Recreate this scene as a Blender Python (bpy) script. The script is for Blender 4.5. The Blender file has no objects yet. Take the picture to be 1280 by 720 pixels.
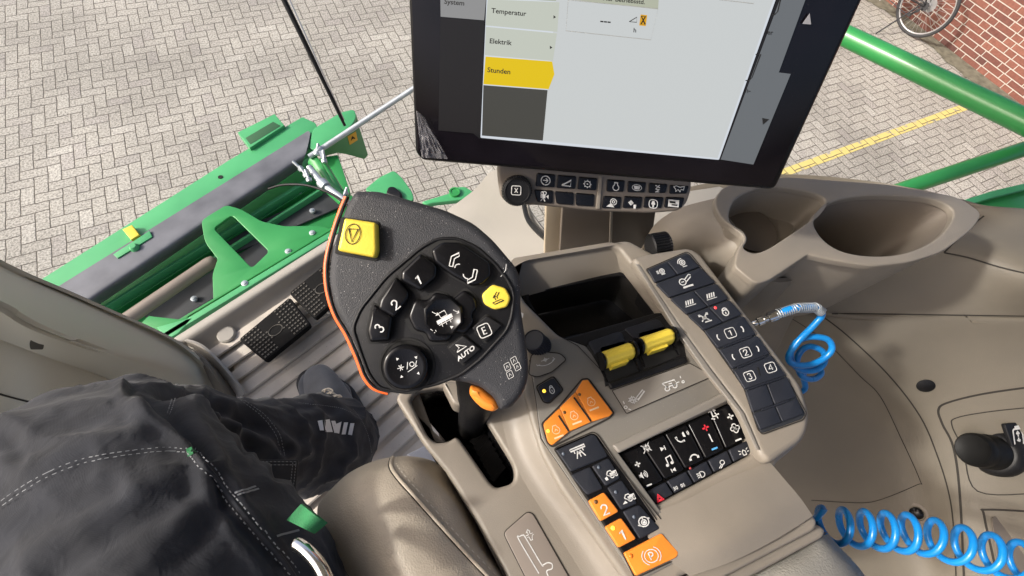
import bpy, bmesh, math, random
from mathutils import Vector, Matrix, noise
from mathutils.bvhtree import BVHTree
random.seed(7)
R_ = math.radians
# ------------------------------------------------------------------ camera
FPX, EYE = 594.37, 3.30                       # focal length in pixels of a 1280 px wide frame, eye height above the yard
CR = Matrix(((0.8993039, -0.42759061, 0.09175384), (-0.33648984, -0.81056015, -0.47934), (0.27933329, 0.4001981, -0.8728198)))
scene = bpy.context.scene
cam = bpy.data.objects.new('camera', bpy.data.cameras.new('camera'))
scene.collection.objects.link(cam)
cx, cy, cz = CR[0], -CR[1], -CR[2]            # blender camera axes in world space
cam.matrix_world = Matrix(((cx[0], cy[0], cz[0], 0), (cx[1], cy[1], cz[1], 0), (cx[2], cy[2], cz[2], EYE), (0, 0, 0, 1)))
cam.data.sensor_width = 36; cam.data.lens = FPX / 1280 * 36
cam.data.clip_start = 0.02; cam.data.clip_end = 400
scene.camera = cam
# ------------------------------------------------------------------ light
SUN_AZ, SUN_EL = R_(163), R_(35)
w = bpy.data.worlds.new('World'); scene.world = w; w.use_nodes = True
nt = w.node_tree; bg = nt.nodes['Background']
sky = nt.nodes.new('ShaderNodeTexSky'); sky.sky_type = 'NISHITA'; sky.sun_disc = False
sky.sun_elevation = SUN_EL; sky.sun_rotation = R_(90) - SUN_AZ; sky.dust_density = 6.0; sky.air_density = 0.7; sky.ozone_density = 0.7
nt.links.new(sky.outputs[0], bg.inputs[0]); bg.inputs[1].default_value = 0.15
sl = bpy.data.lights.new('sun', 'SUN'); sl.energy = 2.2; sl.angle = R_(3.5); sl.color = (1, .97, .92)
sun = bpy.data.objects.new('sun', sl); scene.collection.objects.link(sun)
sd = Vector((math.cos(SUN_AZ) * math.cos(SUN_EL), math.sin(SUN_AZ) * math.cos(SUN_EL), math.sin(SUN_EL)))
sun.rotation_euler = sd.to_track_quat('Z', 'Y').to_euler(); sun.location = (-3, 1, 8)
vs = scene.view_settings; vs.view_transform = 'Standard'; vs.look = 'None'; vs.gamma = 1; vs.exposure = 0.66; vs.use_curve_mapping = False

# ------------------------------------------------------------------ geometry helpers
C = scene.collection
def ray(px, py):
    return Vector(((px - 640) / FPX, (py - 360) / FPX, 1.0)) @ CR     # row vector times CR = transpose
CAM = Vector((0, 0, EYE))
class Pl:
    """a real plane in the cab: traced photo points are carried onto it"""
    def __init__(s, o, u, v):
        s.o = Vector(o); s.u = Vector(u).normalized(); n = s.u.cross(Vector(v)).normalized()
        if n.dot(CAM - s.o) < 0: n = -n
        s.n = n; s.v = n.cross(s.u)
    def p(s, px, py):
        d = ray(px, py); return CAM + d * ((s.o - CAM).dot(s.n) / d.dot(s.n))
    def up(s, k):
        q = Pl(s.o + s.n * k, s.u, s.v); q.n = s.n; return q
    def loc(s, P):
        d = P - s.o; return Vector((d.dot(s.u), d.dot(s.v)))
    def w(s, x, y, z=0): return s.o + s.u * x + s.v * y + s.n * z
def HZ(h): return Pl((0, 0, EYE - h), (1, 0, 0), (0, 1, 0))
def W(px, py, h): return HZ(h).p(px, py)
def PL3(a, b, c):
    A, B, D = W(*a), W(*b), W(*c); return Pl(A, B - A, D - A)
def fillet(pts, r):
    """round the corners of a closed outline (r may be given per point as a third value)"""
    out = []; n = len(pts)
    for i in range(n):
        p = Vector(pts[i][:2]); a = Vector(pts[i - 1][:2]); b = Vector(pts[(i + 1) % n][:2])
        rr = pts[i][2] if len(pts[i]) > 2 else r
        if rr <= 0: out.append((p.x, p.y)); continue
        da, db = a - p, b - p
        k = min(rr, da.length * .48, db.length * .48)
        s, e = p + da.normalized() * k, p + db.normalized() * k
        for t in (0, .25, .5, .75, 1):
            q = s * (1 - t) ** 2 + p * 2 * t * (1 - t) + e * t * t; out.append((q.x, q.y))
    return out
def spline(pts, n=6, closed=False):
    """Catmull-Rom through points of any dimension"""
    P = [Vector(p) for p in pts]; out = []; m = len(P)
    rng = range(m if closed else m - 1)
    for i in rng:
        if closed: a, b, c, d = P[i - 1], P[i], P[(i + 1) % m], P[(i + 2) % m]
        else: a, b, c, d = P[max(i - 1, 0)], P[i], P[i + 1], P[min(i + 2, m - 1)]
        for k in range(n):
            t = k / n
            out.append(.5 * ((2 * b) + (c - a) * t + (2 * a - 5 * b + 4 * c - d) * t * t + (3 * b - a - 3 * c + d) * t ** 3))
    if not closed: out.append(P[-1])
    return out
def obj(name, V, F, mat, parent=None, smooth=40, mats=None):
    me = bpy.data.meshes.new(name)
    off = Vector(parent['_o']) if parent is not None else Vector((0, 0, 0))
    me.from_pydata([tuple(Vector(v) - off) for v in V], [], F); me.update()
    bm = bmesh.new(); bm.from_mesh(me); bmesh.ops.recalc_face_normals(bm, faces=bm.faces); bm.to_mesh(me); bm.free()
    if smooth:
        me.shade_smooth()
        if smooth < 180: me.set_sharp_from_angle(angle=R_(smooth))
    me.materials.append(mat)
    o = bpy.data.objects.new(name, me); C.objects.link(o)
    o['_o'] = tuple(off)
    if parent is not None: o.parent = parent
    return o
def tag(o, label, cat, group=None, kind=None):
    o['label'] = label; o['category'] = cat
    if group: o['group'] = group
    if kind: o['kind'] = kind
    return o
def thing(name, loc, label, cat, group=None):
    o = bpy.data.objects.new(name, None); C.objects.link(o); o.location = loc; o.empty_display_size = .02
    o['_o'] = tuple(loc); return tag(o, label, cat, group)
def curve_mesh(cu):
    o = bpy.data.objects.new('tmp', cu); me = bpy.data.meshes.new_from_object(o)
    V = [v.co.copy() for v in me.vertices]; F = [tuple(p.vertices) for p in me.polygons]
    bpy.data.objects.remove(o); bpy.data.curves.remove(cu); bpy.data.meshes.remove(me)
    return V, F
def plate_geo(outline, pl, thick, bevel=0., holes=(), raise_=0., r=0, res=2, world=False):
    pt = pl.up(raise_) if raise_ else pl
    cu = bpy.data.curves.new('c', 'CURVE'); cu.dimensions = '2D'; cu.fill_mode = 'BOTH'
    for k, ps in enumerate([outline] + list(holes)):
        ps = fillet(ps, r) if not world else ps
        L = [pt.loc(pt.p(*p[:2])) for p in ps] if not world else [Vector(p[:2]) for p in ps]
        s = cu.splines.new('POLY'); s.points.add(len(L) - 1)
        for q, p in zip(s.points, L): q.co = (p.x, p.y, 0, 1)
        s.use_cyclic_u = True
    b = min(bevel, thick * .49)
    cu.extrude = thick / 2 - b; cu.bevel_depth = b; cu.offset = -b; cu.bevel_resolution = res
    V, F = curve_mesh(cu)
    return [pt.w(v.x, v.y, v.z - thick / 2) for v in V], F
def plate(name, outline, pl, thick, mat, parent=None, bevel=0., holes=(), raise_=0., r=0, res=2, smooth=50, world=False):
    V, F = plate_geo(outline, pl, thick, bevel, holes, raise_, r, res, world)
    # weld the curve's separate caps and sides
    o = obj(name, V, F, mat, parent, 0)
    bm = bmesh.new(); bm.from_mesh(o.data); bmesh.ops.remove_doubles(bm, verts=bm.verts, dist=1e-6)
    bmesh.ops.recalc_face_normals(bm, faces=bm.faces); bm.to_mesh(o.data); bm.free()
    o.data.shade_smooth(); o.data.set_sharp_from_angle(angle=R_(smooth))
    return o
def tube_geo(pts, rad, seg=12, cap=True, flat=1.0):
    V, F = [], []; n = len(pts); P = [Vector(p) for p in pts]
    t0 = (P[1] - P[0]).normalized(); a = t0.orthogonal().normalized()
    for i in range(n):
        t = (P[min(i + 1, n - 1)] - P[max(i - 1, 0)]).normalized()
        a = (a - t * a.dot(t)).normalized(); b = t.cross(a)
        r = rad[i] if isinstance(rad, (list, tuple)) else rad
        for k in range(seg):
            th = 2 * math.pi * k / seg; V.append(P[i] + a * math.cos(th) * r + b * math.sin(th) * r * flat)
    for i in range(n - 1):
        for k in range(seg):
            k2 = (k + 1) % seg; F.append((i * seg + k, i * seg + k2, (i + 1) * seg + k2, (i + 1) * seg + k))
    if cap: F.append(tuple(range(seg))); F.append(tuple(range((n - 1) * seg, n * seg)))
    return V, F
def tube(name, pts, rad, mat, parent=None, seg=12, flat=1.0):
    V, F = tube_geo(pts, rad, seg, True, flat); return obj(name, V, F, mat, parent, 60)
def join(geos):
    V, F = [], []
    for v, f in geos:
        k = len(V); V += list(v); F += [tuple(i + k for i in q) for q in f]
    return V, F
def lathe_geo(o, ax, prof, seg=28, ridges=0, depth=0.):
    """profile (radius, height) about an axis; ridges give a knurled grip"""
    ax = Vector(ax).normalized(); a = ax.orthogonal().normalized(); b = ax.cross(a); V, F = [], []
    for (r, z, *k) in prof:
        for i in range(seg):
            th = 2 * math.pi * i / seg; rr = r
            if k and k[0] and (i % 4) in (1, 2): rr -= depth
            V.append(Vector(o) + a * math.cos(th) * rr + b * math.sin(th) * rr + ax * z)
    n = len(prof)
    for j in range(n - 1):
        for i in range(seg):
            i2 = (i + 1) % seg; F.append((j * seg + i, j * seg + i2, (j + 1) * seg + i2, (j + 1) * seg + i))
    F.append(tuple(range(seg))); F.append(tuple(range((n - 1) * seg, n * seg)))
    return V, F
def box_geo(c, x, y, z):
    """box from centre and three half axis vectors"""
    c, x, y, z = map(Vector, (c, x, y, z)); V = [c + x * i + y * j + z * k for i in (-1, 1) for j in (-1, 1) for k in (-1, 1)]
    return V, [(0, 1, 3, 2), (4, 6, 7, 5), (0, 4, 5, 1), (2, 3, 7, 6), (0, 2, 6, 4), (1, 5, 7, 3)]
def loft_pts(rows, nu=8, nv=8):
    """rows of (px,py,h) knots -> smooth grid of world points"""
    rows = [spline([W(*p) for p in r], nu) for r in rows]
    cols = [spline([r[i] for r in rows], nv) for i in range(len(rows[0]))]
    return cols
def loft(name, rows, mat, parent=None, nu=8, nv=8, thick=.004, disp=None, smooth=180):
    g = loft_pts(rows, nu, nv); m = len(g[0]); n = len(g); V = [p for c_ in g for p in c_]
    if disp: V = [disp(p) for p in V]
    F = [(i * m + j, i * m + j + 1, (i + 1) * m + j + 1, (i + 1) * m + j) for i in range(n - 1) for j in range(m - 1)]
    # a sheet with a real back: offset away from the viewer
    nrm = [Vector((0, 0, 0)) for _ in V]
    for f in F:
        nn = (V[f[1]] - V[f[0]]).cross(V[f[3]] - V[f[0]])
        for q in f: nrm[q] += nn
    bvh = BVHTree.FromPolygons(V, F)
    B = []
    for v, k in zip(V, nrm):
        k = k.normalized()
        if k.dot(CAM - v) < 0: k = -k
        B.append(v - k * thick)
    N = len(V); F2 = [tuple(q + N for q in reversed(f)) for f in F]
    edge = [i * m for i in range(n)] + [(n - 1) * m + j for j in range(1, m)] + [i * m + m - 1 for i in range(n - 2, -1, -1)] + [j for j in range(m - 2, 0, -1)]
    S = [(edge[k], edge[(k + 1) % len(edge)], edge[(k + 1) % len(edge)] + N, edge[k] + N) for k in range(len(edge))]
    o = obj(name, V + B, F + F2 + S, mat, parent, smooth if smooth < 180 else 60)
    return o, bvh
def cast(bvh, px, py, lift=0.):
    d = ray(px, py).normalized(); h = bvh.ray_cast(CAM, d)
    if h[0] is None: return None
    n = h[1] if h[1].dot(-d) > 0 else -h[1]
    return h[0] + n * lift, n
def ribbon_geo(P, N, wd):
    """a flat strip of width wd along points P with normals N"""
    V, F = [], []; n = len(P)
    for i in range(n):
        t = (P[min(i + 1, n - 1)] - P[max(i - 1, 0)])
        if t.length < 1e-9: t = Vector((1, 0, 0))
        s = N[i].cross(t.normalized()).normalized()
        if 0 < i < n - 1:
            c_ = (P[i] - P[i - 1]).normalized().dot((P[i + 1] - P[i]).normalized()); k = 1 / math.sqrt(max(.3, (1 + c_) / 2))
        else: k = 1
        V += [P[i] + s * wd / 2 * k, P[i] - s * wd / 2 * k]
    for i in range(n - 1): F.append((2 * i, 2 * i + 1, 2 * i + 3, 2 * i + 2))
    return V, F
def seam(name, bvh, pts, wd, mat, parent, lift=.0006, sm=6, dash=0, gap=0):
    Q = spline([(a, b) for a, b in pts], sm) if len(pts) > 2 else [Vector(pts[0]).lerp(Vector(pts[1]), t / 12) for t in range(13)]
    hits = [cast(bvh, q.x, q.y, lift) for q in Q]; hits = [h for h in hits if h]
    if len(hits) < 2: return None
    P = [h[0] for h in hits]; N = [h[1] for h in hits]
    if not dash: V, F = ribbon_geo(P, N, wd)
    else:
        geos = []; L = 0; segs = []
        for i in range(len(P) - 1):
            d = (P[i + 1] - P[i]).length; k = max(1, int(d / .0008))
            for j in range(k): segs.append((P[i].lerp(P[i + 1], j / k), N[i], L + d * j / k))
            L += d
        cur = []
        for p, n_, l in segs:
            if (l % (dash + gap)) < dash: cur.append((p, n_))
            else:
                if len(cur) > 1: geos.append(ribbon_geo([c_[0] for c_ in cur], [c_[1] for c_ in cur], wd))
                cur = []
        V, F = join(geos)
    return obj(name, V, F, mat, parent, 0)
# -- drawing of printed marks: strokes in a small unit square carried onto a plane
def strokes_geo(lines, ctr, ux, vy, pl, wpx, lift=.0004):
    """lines in icon units (-1..1), ux,vy = pixel vectors of one unit; wpx = stroke width in px"""
    pt = pl.up(lift); geos = []
    k = (pt.p(ctr[0] + 1, ctr[1]) - pt.p(*ctr)).length
    for ln in lines:
        fill = ln[0] == 'F'
        pp = ln[1:] if fill else ln
        P = [pt.p(ctr[0] + ux[0] * x + vy[0] * y, ctr[1] + ux[1] * x + vy[1] * y) for x, y in pp]
        if fill: geos.append((P, [tuple(range(len(P)))]))
        else: geos.append(ribbon_geo(P, [pt.n] * len(P), wpx * k))
    return join(geos)
def mark(name, lines, ctr, ux, vy, pl, wpx, mat, parent, lift=.0004):
    V, F = strokes_geo(lines, ctr, ux, vy, pl, wpx, lift); return obj(name, V, F, mat, parent, 0)
def arc(cx_, cy_, r, a0=0, a1=360, n=16, ry=None):
    ry = r if ry is None else ry
    return [(cx_ + r * math.cos(R_(a0 + (a1 - a0) * i / n)), cy_ + ry * math.sin(R_(a0 + (a1 - a0) * i / n))) for i in range(n + 1)]
def rect(x0, y0, x1, y1, c=0):
    if not c: return [(x0, y0), (x1, y0), (x1, y1), (x0, y1), (x0, y0), (x0 + .01, y0)]
    q = fillet([(x0, y0), (x1, y0), (x1, y1), (x0, y1)], c); return q + [q[0]]
_fonts = {}
def text_geo(s, ctr, ux, vy, pl, lift=.0004, bold=0.0, extr=0.0):
    """text whose line height of 1 unit is |vy| px; centred on ctr"""
    cu = bpy.data.curves.new('t', 'FONT'); cu.body = s; cu.align_x = 'CENTER'; cu.align_y = 'CENTER'; cu.size = 1; cu.offset = bold
    cu.resolution_u = 3
    V, F = curve_mesh(cu); pt = pl.up(lift)
    return [pt.p(ctr[0] + ux[0] * v.x - vy[0] * v.y, ctr[1] + ux[1] * v.x - vy[1] * v.y) for v in V], F
def text(name, s, ctr, ux, vy, pl, mat, parent, lift=.0004, bold=0.02):
    if s in DIGITS:      # digits and capitals drawn as round ended strokes, like the moulded legends
        k = math.hypot(*vy); return obj(name, *strokes_geo(DIGITS[s], ctr, (ux[0] * .37, ux[1] * .37), (vy[0] * .37, vy[1] * .37), pl, k * .105, lift), mat, parent, 0)
    V, F = text_geo(s, ctr, ux, vy, pl, lift, bold); return obj(name, V, F, mat, parent, 0)

DIGITS = {'1': [[(-.5, -.55), (.12, -1), (.12, 1)]],
          '2': [arc(0, -.42, .58, 170, 395, 12) + [(-.6, 1), (.66, 1)]],
          '3': [arc(-.05, -.5, .5, 190, 430, 10) + arc(-.05, .48, .56, -80, 165, 12)],
          '4': [[(.35, 1), (.35, -1), (-.7, .42), (.72, .42)]],
          'E': [[(.5, -.95), (-.45, -.95), (-.45, .95), (.5, .95)], [(-.45, 0), (.4, 0)]],
          'P': [[(-.45, 1), (-.45, -.95), (.05, -.95)] + arc(.05, -.43, .52, -90, 90, 8) + [(-.45, .09)]],
          'X': [[(-.6, -.9), (.6, .9)], [(.6, -.9), (-.6, .9)]]}
# ------------------------------------------------------------------ materials
def srgb(r, g, b):
    f = lambda c_: (c_ / 255 / 12.92) if c_ / 255 <= .04045 else ((c_ / 255 + .055) / 1.055) ** 2.4
    return (f(r), f(g), f(b))
def mat(name, col, rough=.5, metal=0., var=.0, vscale=8, bump=0., bscale=300, spec=.5, coat=0., emit=0, sheen=0, voro=False, speck=None, det=4):
    m = bpy.data.materials.new(name); m.use_nodes = True; nt = m.node_tree; b = nt.nodes['Principled BSDF']
    b.inputs['Base Color'].default_value = (*col, 1); b.inputs['Roughness'].default_value = rough; b.inputs['Metallic'].default_value = metal
    b.inputs['Specular IOR Level'].default_value = spec; b.inputs['Coat Weight'].default_value = coat; b.inputs['Coat Roughness'].default_value = .1
    if sheen: b.inputs['Sheen Weight'].default_value = sheen; b.inputs['Sheen Roughness'].default_value = .4
    if emit: b.inputs['Emission Color'].default_value = (*col, 1); b.inputs['Emission Strength'].default_value = emit
    tc = nt.nodes.new('ShaderNodeTexCoord'); L = nt.links.new
    colout = None
    if var:
        n = nt.nodes.new('ShaderNodeTexNoise'); n.inputs['Scale'].default_value = vscale; n.inputs['Detail'].default_value = det; L(tc.outputs['Object'], n.inputs['Vector'])
        r = nt.nodes.new('ShaderNodeMapRange'); r.inputs[1].default_value = .3; r.inputs[2].default_value = .7; r.inputs[3].default_value = 1 - var; r.inputs[4].default_value = 1 + var; L(n.outputs['Fac'], r.inputs[0])
        mx = nt.nodes.new('ShaderNodeVectorMath'); mx.operation = 'SCALE'; mx.inputs[0].default_value = col; L(r.outputs[0], mx.inputs['Scale']); colout = mx.outputs[0]
        r2 = nt.nodes.new('ShaderNodeMapRange'); r2.inputs[1].default_value = .3; r2.inputs[2].default_value = .7; r2.inputs[3].default_value = max(0.03, rough - .07); r2.inputs[4].default_value = min(1, rough + .07); L(n.outputs['Fac'], r2.inputs[0]); L(r2.outputs[0], b.inputs['Roughness'])
    if speck:   # specks of dust: (colour, scale, threshold)
        n = nt.nodes.new('ShaderNodeTexVoronoi'); n.inputs['Scale'].default_value = speck[1]; L(tc.outputs['Object'], n.inputs['Vector'])
        wn = nt.nodes.new('ShaderNodeTexNoise'); wn.inputs['Scale'].default_value = speck[1] * .12; L(tc.outputs['Object'], wn.inputs['Vector'])
        th = nt.nodes.new('ShaderNodeMath'); th.operation = 'MULTIPLY'; th.inputs[1].default_value = speck[2] * 2; L(wn.outputs['Fac'], th.inputs[0])
        lt = nt.nodes.new('ShaderNodeMath'); lt.operation = 'LESS_THAN'; L(n.outputs['Distance'], lt.inputs[0]); L(th.outputs[0], lt.inputs[1])
        mm = nt.nodes.new('ShaderNodeMix'); mm.data_type = 'RGBA'; L(lt.outputs[0], mm.inputs[0])
        if colout: L(colout, mm.inputs[6])
        else: mm.inputs[6].default_value = (*col, 1)
        mm.inputs[7].default_value = (*speck[0], 1); colout = mm.outputs[2]
    if colout: L(colout, b.inputs['Base Color'])
    if bump:
        n = nt.nodes.new('ShaderNodeTexVoronoi' if voro else 'ShaderNodeTexNoise'); n.inputs['Scale'].default_value = bscale; L(tc.outputs['Object'], n.inputs['Vector'])
        bp = nt.nodes.new('ShaderNodeBump'); bp.inputs['Strength'].default_value = bump; bp.inputs['Distance'].default_value = .001
        L(n.outputs['Distance' if voro else 'Fac'], bp.inputs['Height']); L(bp.outputs[0], b.inputs['Normal'])
    return m
BEIGE = (.232, .204, .167)
M = {}
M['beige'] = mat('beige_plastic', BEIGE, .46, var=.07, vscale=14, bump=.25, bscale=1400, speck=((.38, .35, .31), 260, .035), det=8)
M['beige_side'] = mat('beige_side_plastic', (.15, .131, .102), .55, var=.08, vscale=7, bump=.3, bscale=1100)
M['beige_light'] = mat('pale_beige_plastic', (.33, .31, .275), .5, var=.05, vscale=9, bump=.25, bscale=1200)
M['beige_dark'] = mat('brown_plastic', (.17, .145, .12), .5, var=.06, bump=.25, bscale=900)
M['deck'] = mat('grey_beige_deck', (.185, .172, .150), .42, var=.05, vscale=12, bump=.2, bscale=1500, speck=((.5, .48, .44), 420, .05))
M['label'] = mat('label_film', (.215, .197, .172), .35, var=.03)
M['frame'] = mat('grey_frame', (.16, .155, .145), .45, var=.04, bump=.2, bscale=1200)
M['black'] = mat('black_plastic', (.008, .008, .009), .45, spec=.28, var=.15, vscale=30, bump=.25, bscale=1500, speck=((.25, .24, .23), 500, .055))
M['soft'] = mat('soft_touch_black', (.030, .031, .035), .5, spec=.38, var=.25, vscale=25, bump=.6, bscale=1300, det=9, speck=((.42, .41, .40), 380, .085))
M['gloss'] = mat('gloss_black', (.005, .005, .006), .25, spec=.28, var=.1, vscale=25, speck=((.2, .2, .2), 700, .04))
M['key'] = mat('rubber_key', (.017, .019, .026), .5, spec=.35, var=.12, vscale=40, bump=.3, bscale=1500, speck=((.16, .16, .17), 520, .05))
M['pit'] = mat('dark_pit', (.004, .004, .004), .8)
M['white'] = mat('white_print', (.62, .62, .60), .6, var=.15, vscale=300)
M['red'] = mat('red_print', (.7, .03, .05), .5); M['bluep'] = mat('blue_print', (.1, .4, .75), .5)
M['orange'] = mat('orange_key', (.82, .255, .03), .42, var=.04, vscale=30, bump=.15, bscale=900)
M['oredge'] = mat('orange_trim', (.85, .13, .02), .4)
M['yellow'] = mat('yellow_plastic', (.76, .58, .06), .42, var=.06, vscale=25, bump=.2, bscale=700, speck=((.35, .3, .12), 420, .05))
M['led'] = mat('amber_led', (1, .55, .05), .4, emit=1.2); M['ledred'] = mat('red_led', (.9, .05, .05), .4, emit=.8); M['ledoff'] = mat('dark_led', (.14, .07, .02), .35)
M['green'] = mat('green_paint', (.03, .25, .062), .34, var=.10, vscale=5, coat=.25, speck=((.2, .22, .16), 60, .03), det=9, bump=.03, bscale=40)
M['greenl'] = mat('green_paint_light', (.065, .345, .13), .42, var=.09, vscale=5, coat=.15, speck=((.24, .27, .2), 60, .03), det=9)
M['rubber'] = mat('grey_rubber', (.115, .12, .135), .5, var=.3, vscale=6, det=9, bump=.2, bscale=60)
M['steel'] = mat('zinc_steel', (.46, .50, .52), .45, metal=.6, var=.06, vscale=20)
M['chrome'] = mat('chrome', (.8, .79, .76), .18, metal=1, var=.05)
M['blue'] = mat('blue_hose', (.006, .22, .60), .33, coat=.15, spec=.5, var=.1, vscale=60)
M['mat'] = mat('floor_mat', (.55, .50, .43), .6, var=.22, vscale=9, bump=.3, bscale=500, speck=((.15, .13, .10), 130, .07), det=9)
M['leather'] = mat('beige_leather', (.40, .345, .27), .52, var=.05, vscale=12, bump=.3, bscale=620, voro=True)
M['pad'] = mat('grained_grey_pad', (.24, .23, .205), .6, var=.05, bump=.8, bscale=520)
M['seamd'] = mat('dark_gap', (.022, .018, .014), .8)
M['gridp'] = mat('grip_strip', (.06, .055, .045), .6)

def mk_cloth():
    m = mat('dark_work_cloth', (.030, .032, .038), .92, var=.35, vscale=22, sheen=.08, spec=.25, det=8)
    nt = m.node_tree; L = nt.links.new; b = nt.nodes['Principled BSDF']; tc = nt.nodes.new('ShaderNodeTexCoord')
    wv = nt.nodes.new('ShaderNodeTexWave'); wv.inputs['Scale'].default_value = 420; wv.bands_direction = 'DIAGONAL'; wv.inputs['Distortion'].default_value = 1.5; L(tc.outputs['Object'], wv.inputs['Vector'])
    n = nt.nodes.new('ShaderNodeTexNoise'); n.inputs['Scale'].default_value = 55; n.inputs['Detail'].default_value = 9; n.inputs['Distortion'].default_value = .6; L(tc.outputs['Object'], n.inputs['Vector'])
    b1 = nt.nodes.new('ShaderNodeBump'); b1.inputs['Strength'].default_value = .45; b1.inputs['Distance'].default_value = .003; L(n.outputs['Fac'], b1.inputs['Height'])
    b2 = nt.nodes.new('ShaderNodeBump'); b2.inputs['Strength'].default_value = .06; b2.inputs['Distance'].default_value = .0005; L(wv.outputs['Fac'], b2.inputs['Height']); L(b1.outputs[0], b2.inputs['Normal']); L(b2.outputs[0], b.inputs['Normal'])
    return m
M['cloth'] = mk_cloth()
M['thread'] = mat('grey_thread', (.20, .21, .22), .8); M['bthread'] = mat('beige_thread', (.55, .5, .42), .7)
M['suede'] = mat('grey_suede', (.10, .105, .115), .85, var=.2, vscale=30, bump=.4, bscale=250, sheen=.3)
M['greenf'] = mat('green_webbing', (.02, .16, .055), .8, var=.2, vscale=60, bump=.5, bscale=700)
M['reflect'] = mat('reflective_print', (.6, .61, .62), .45)
M['tyre'] = mat('tyre_rubber', (.03, .03, .032), .7); M['alu'] = mat('aluminium', (.5, .5, .5), .35, metal=.7)
M['orangelab'] = mat('orange_sticker', (.8, .42, .02), .5)

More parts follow.
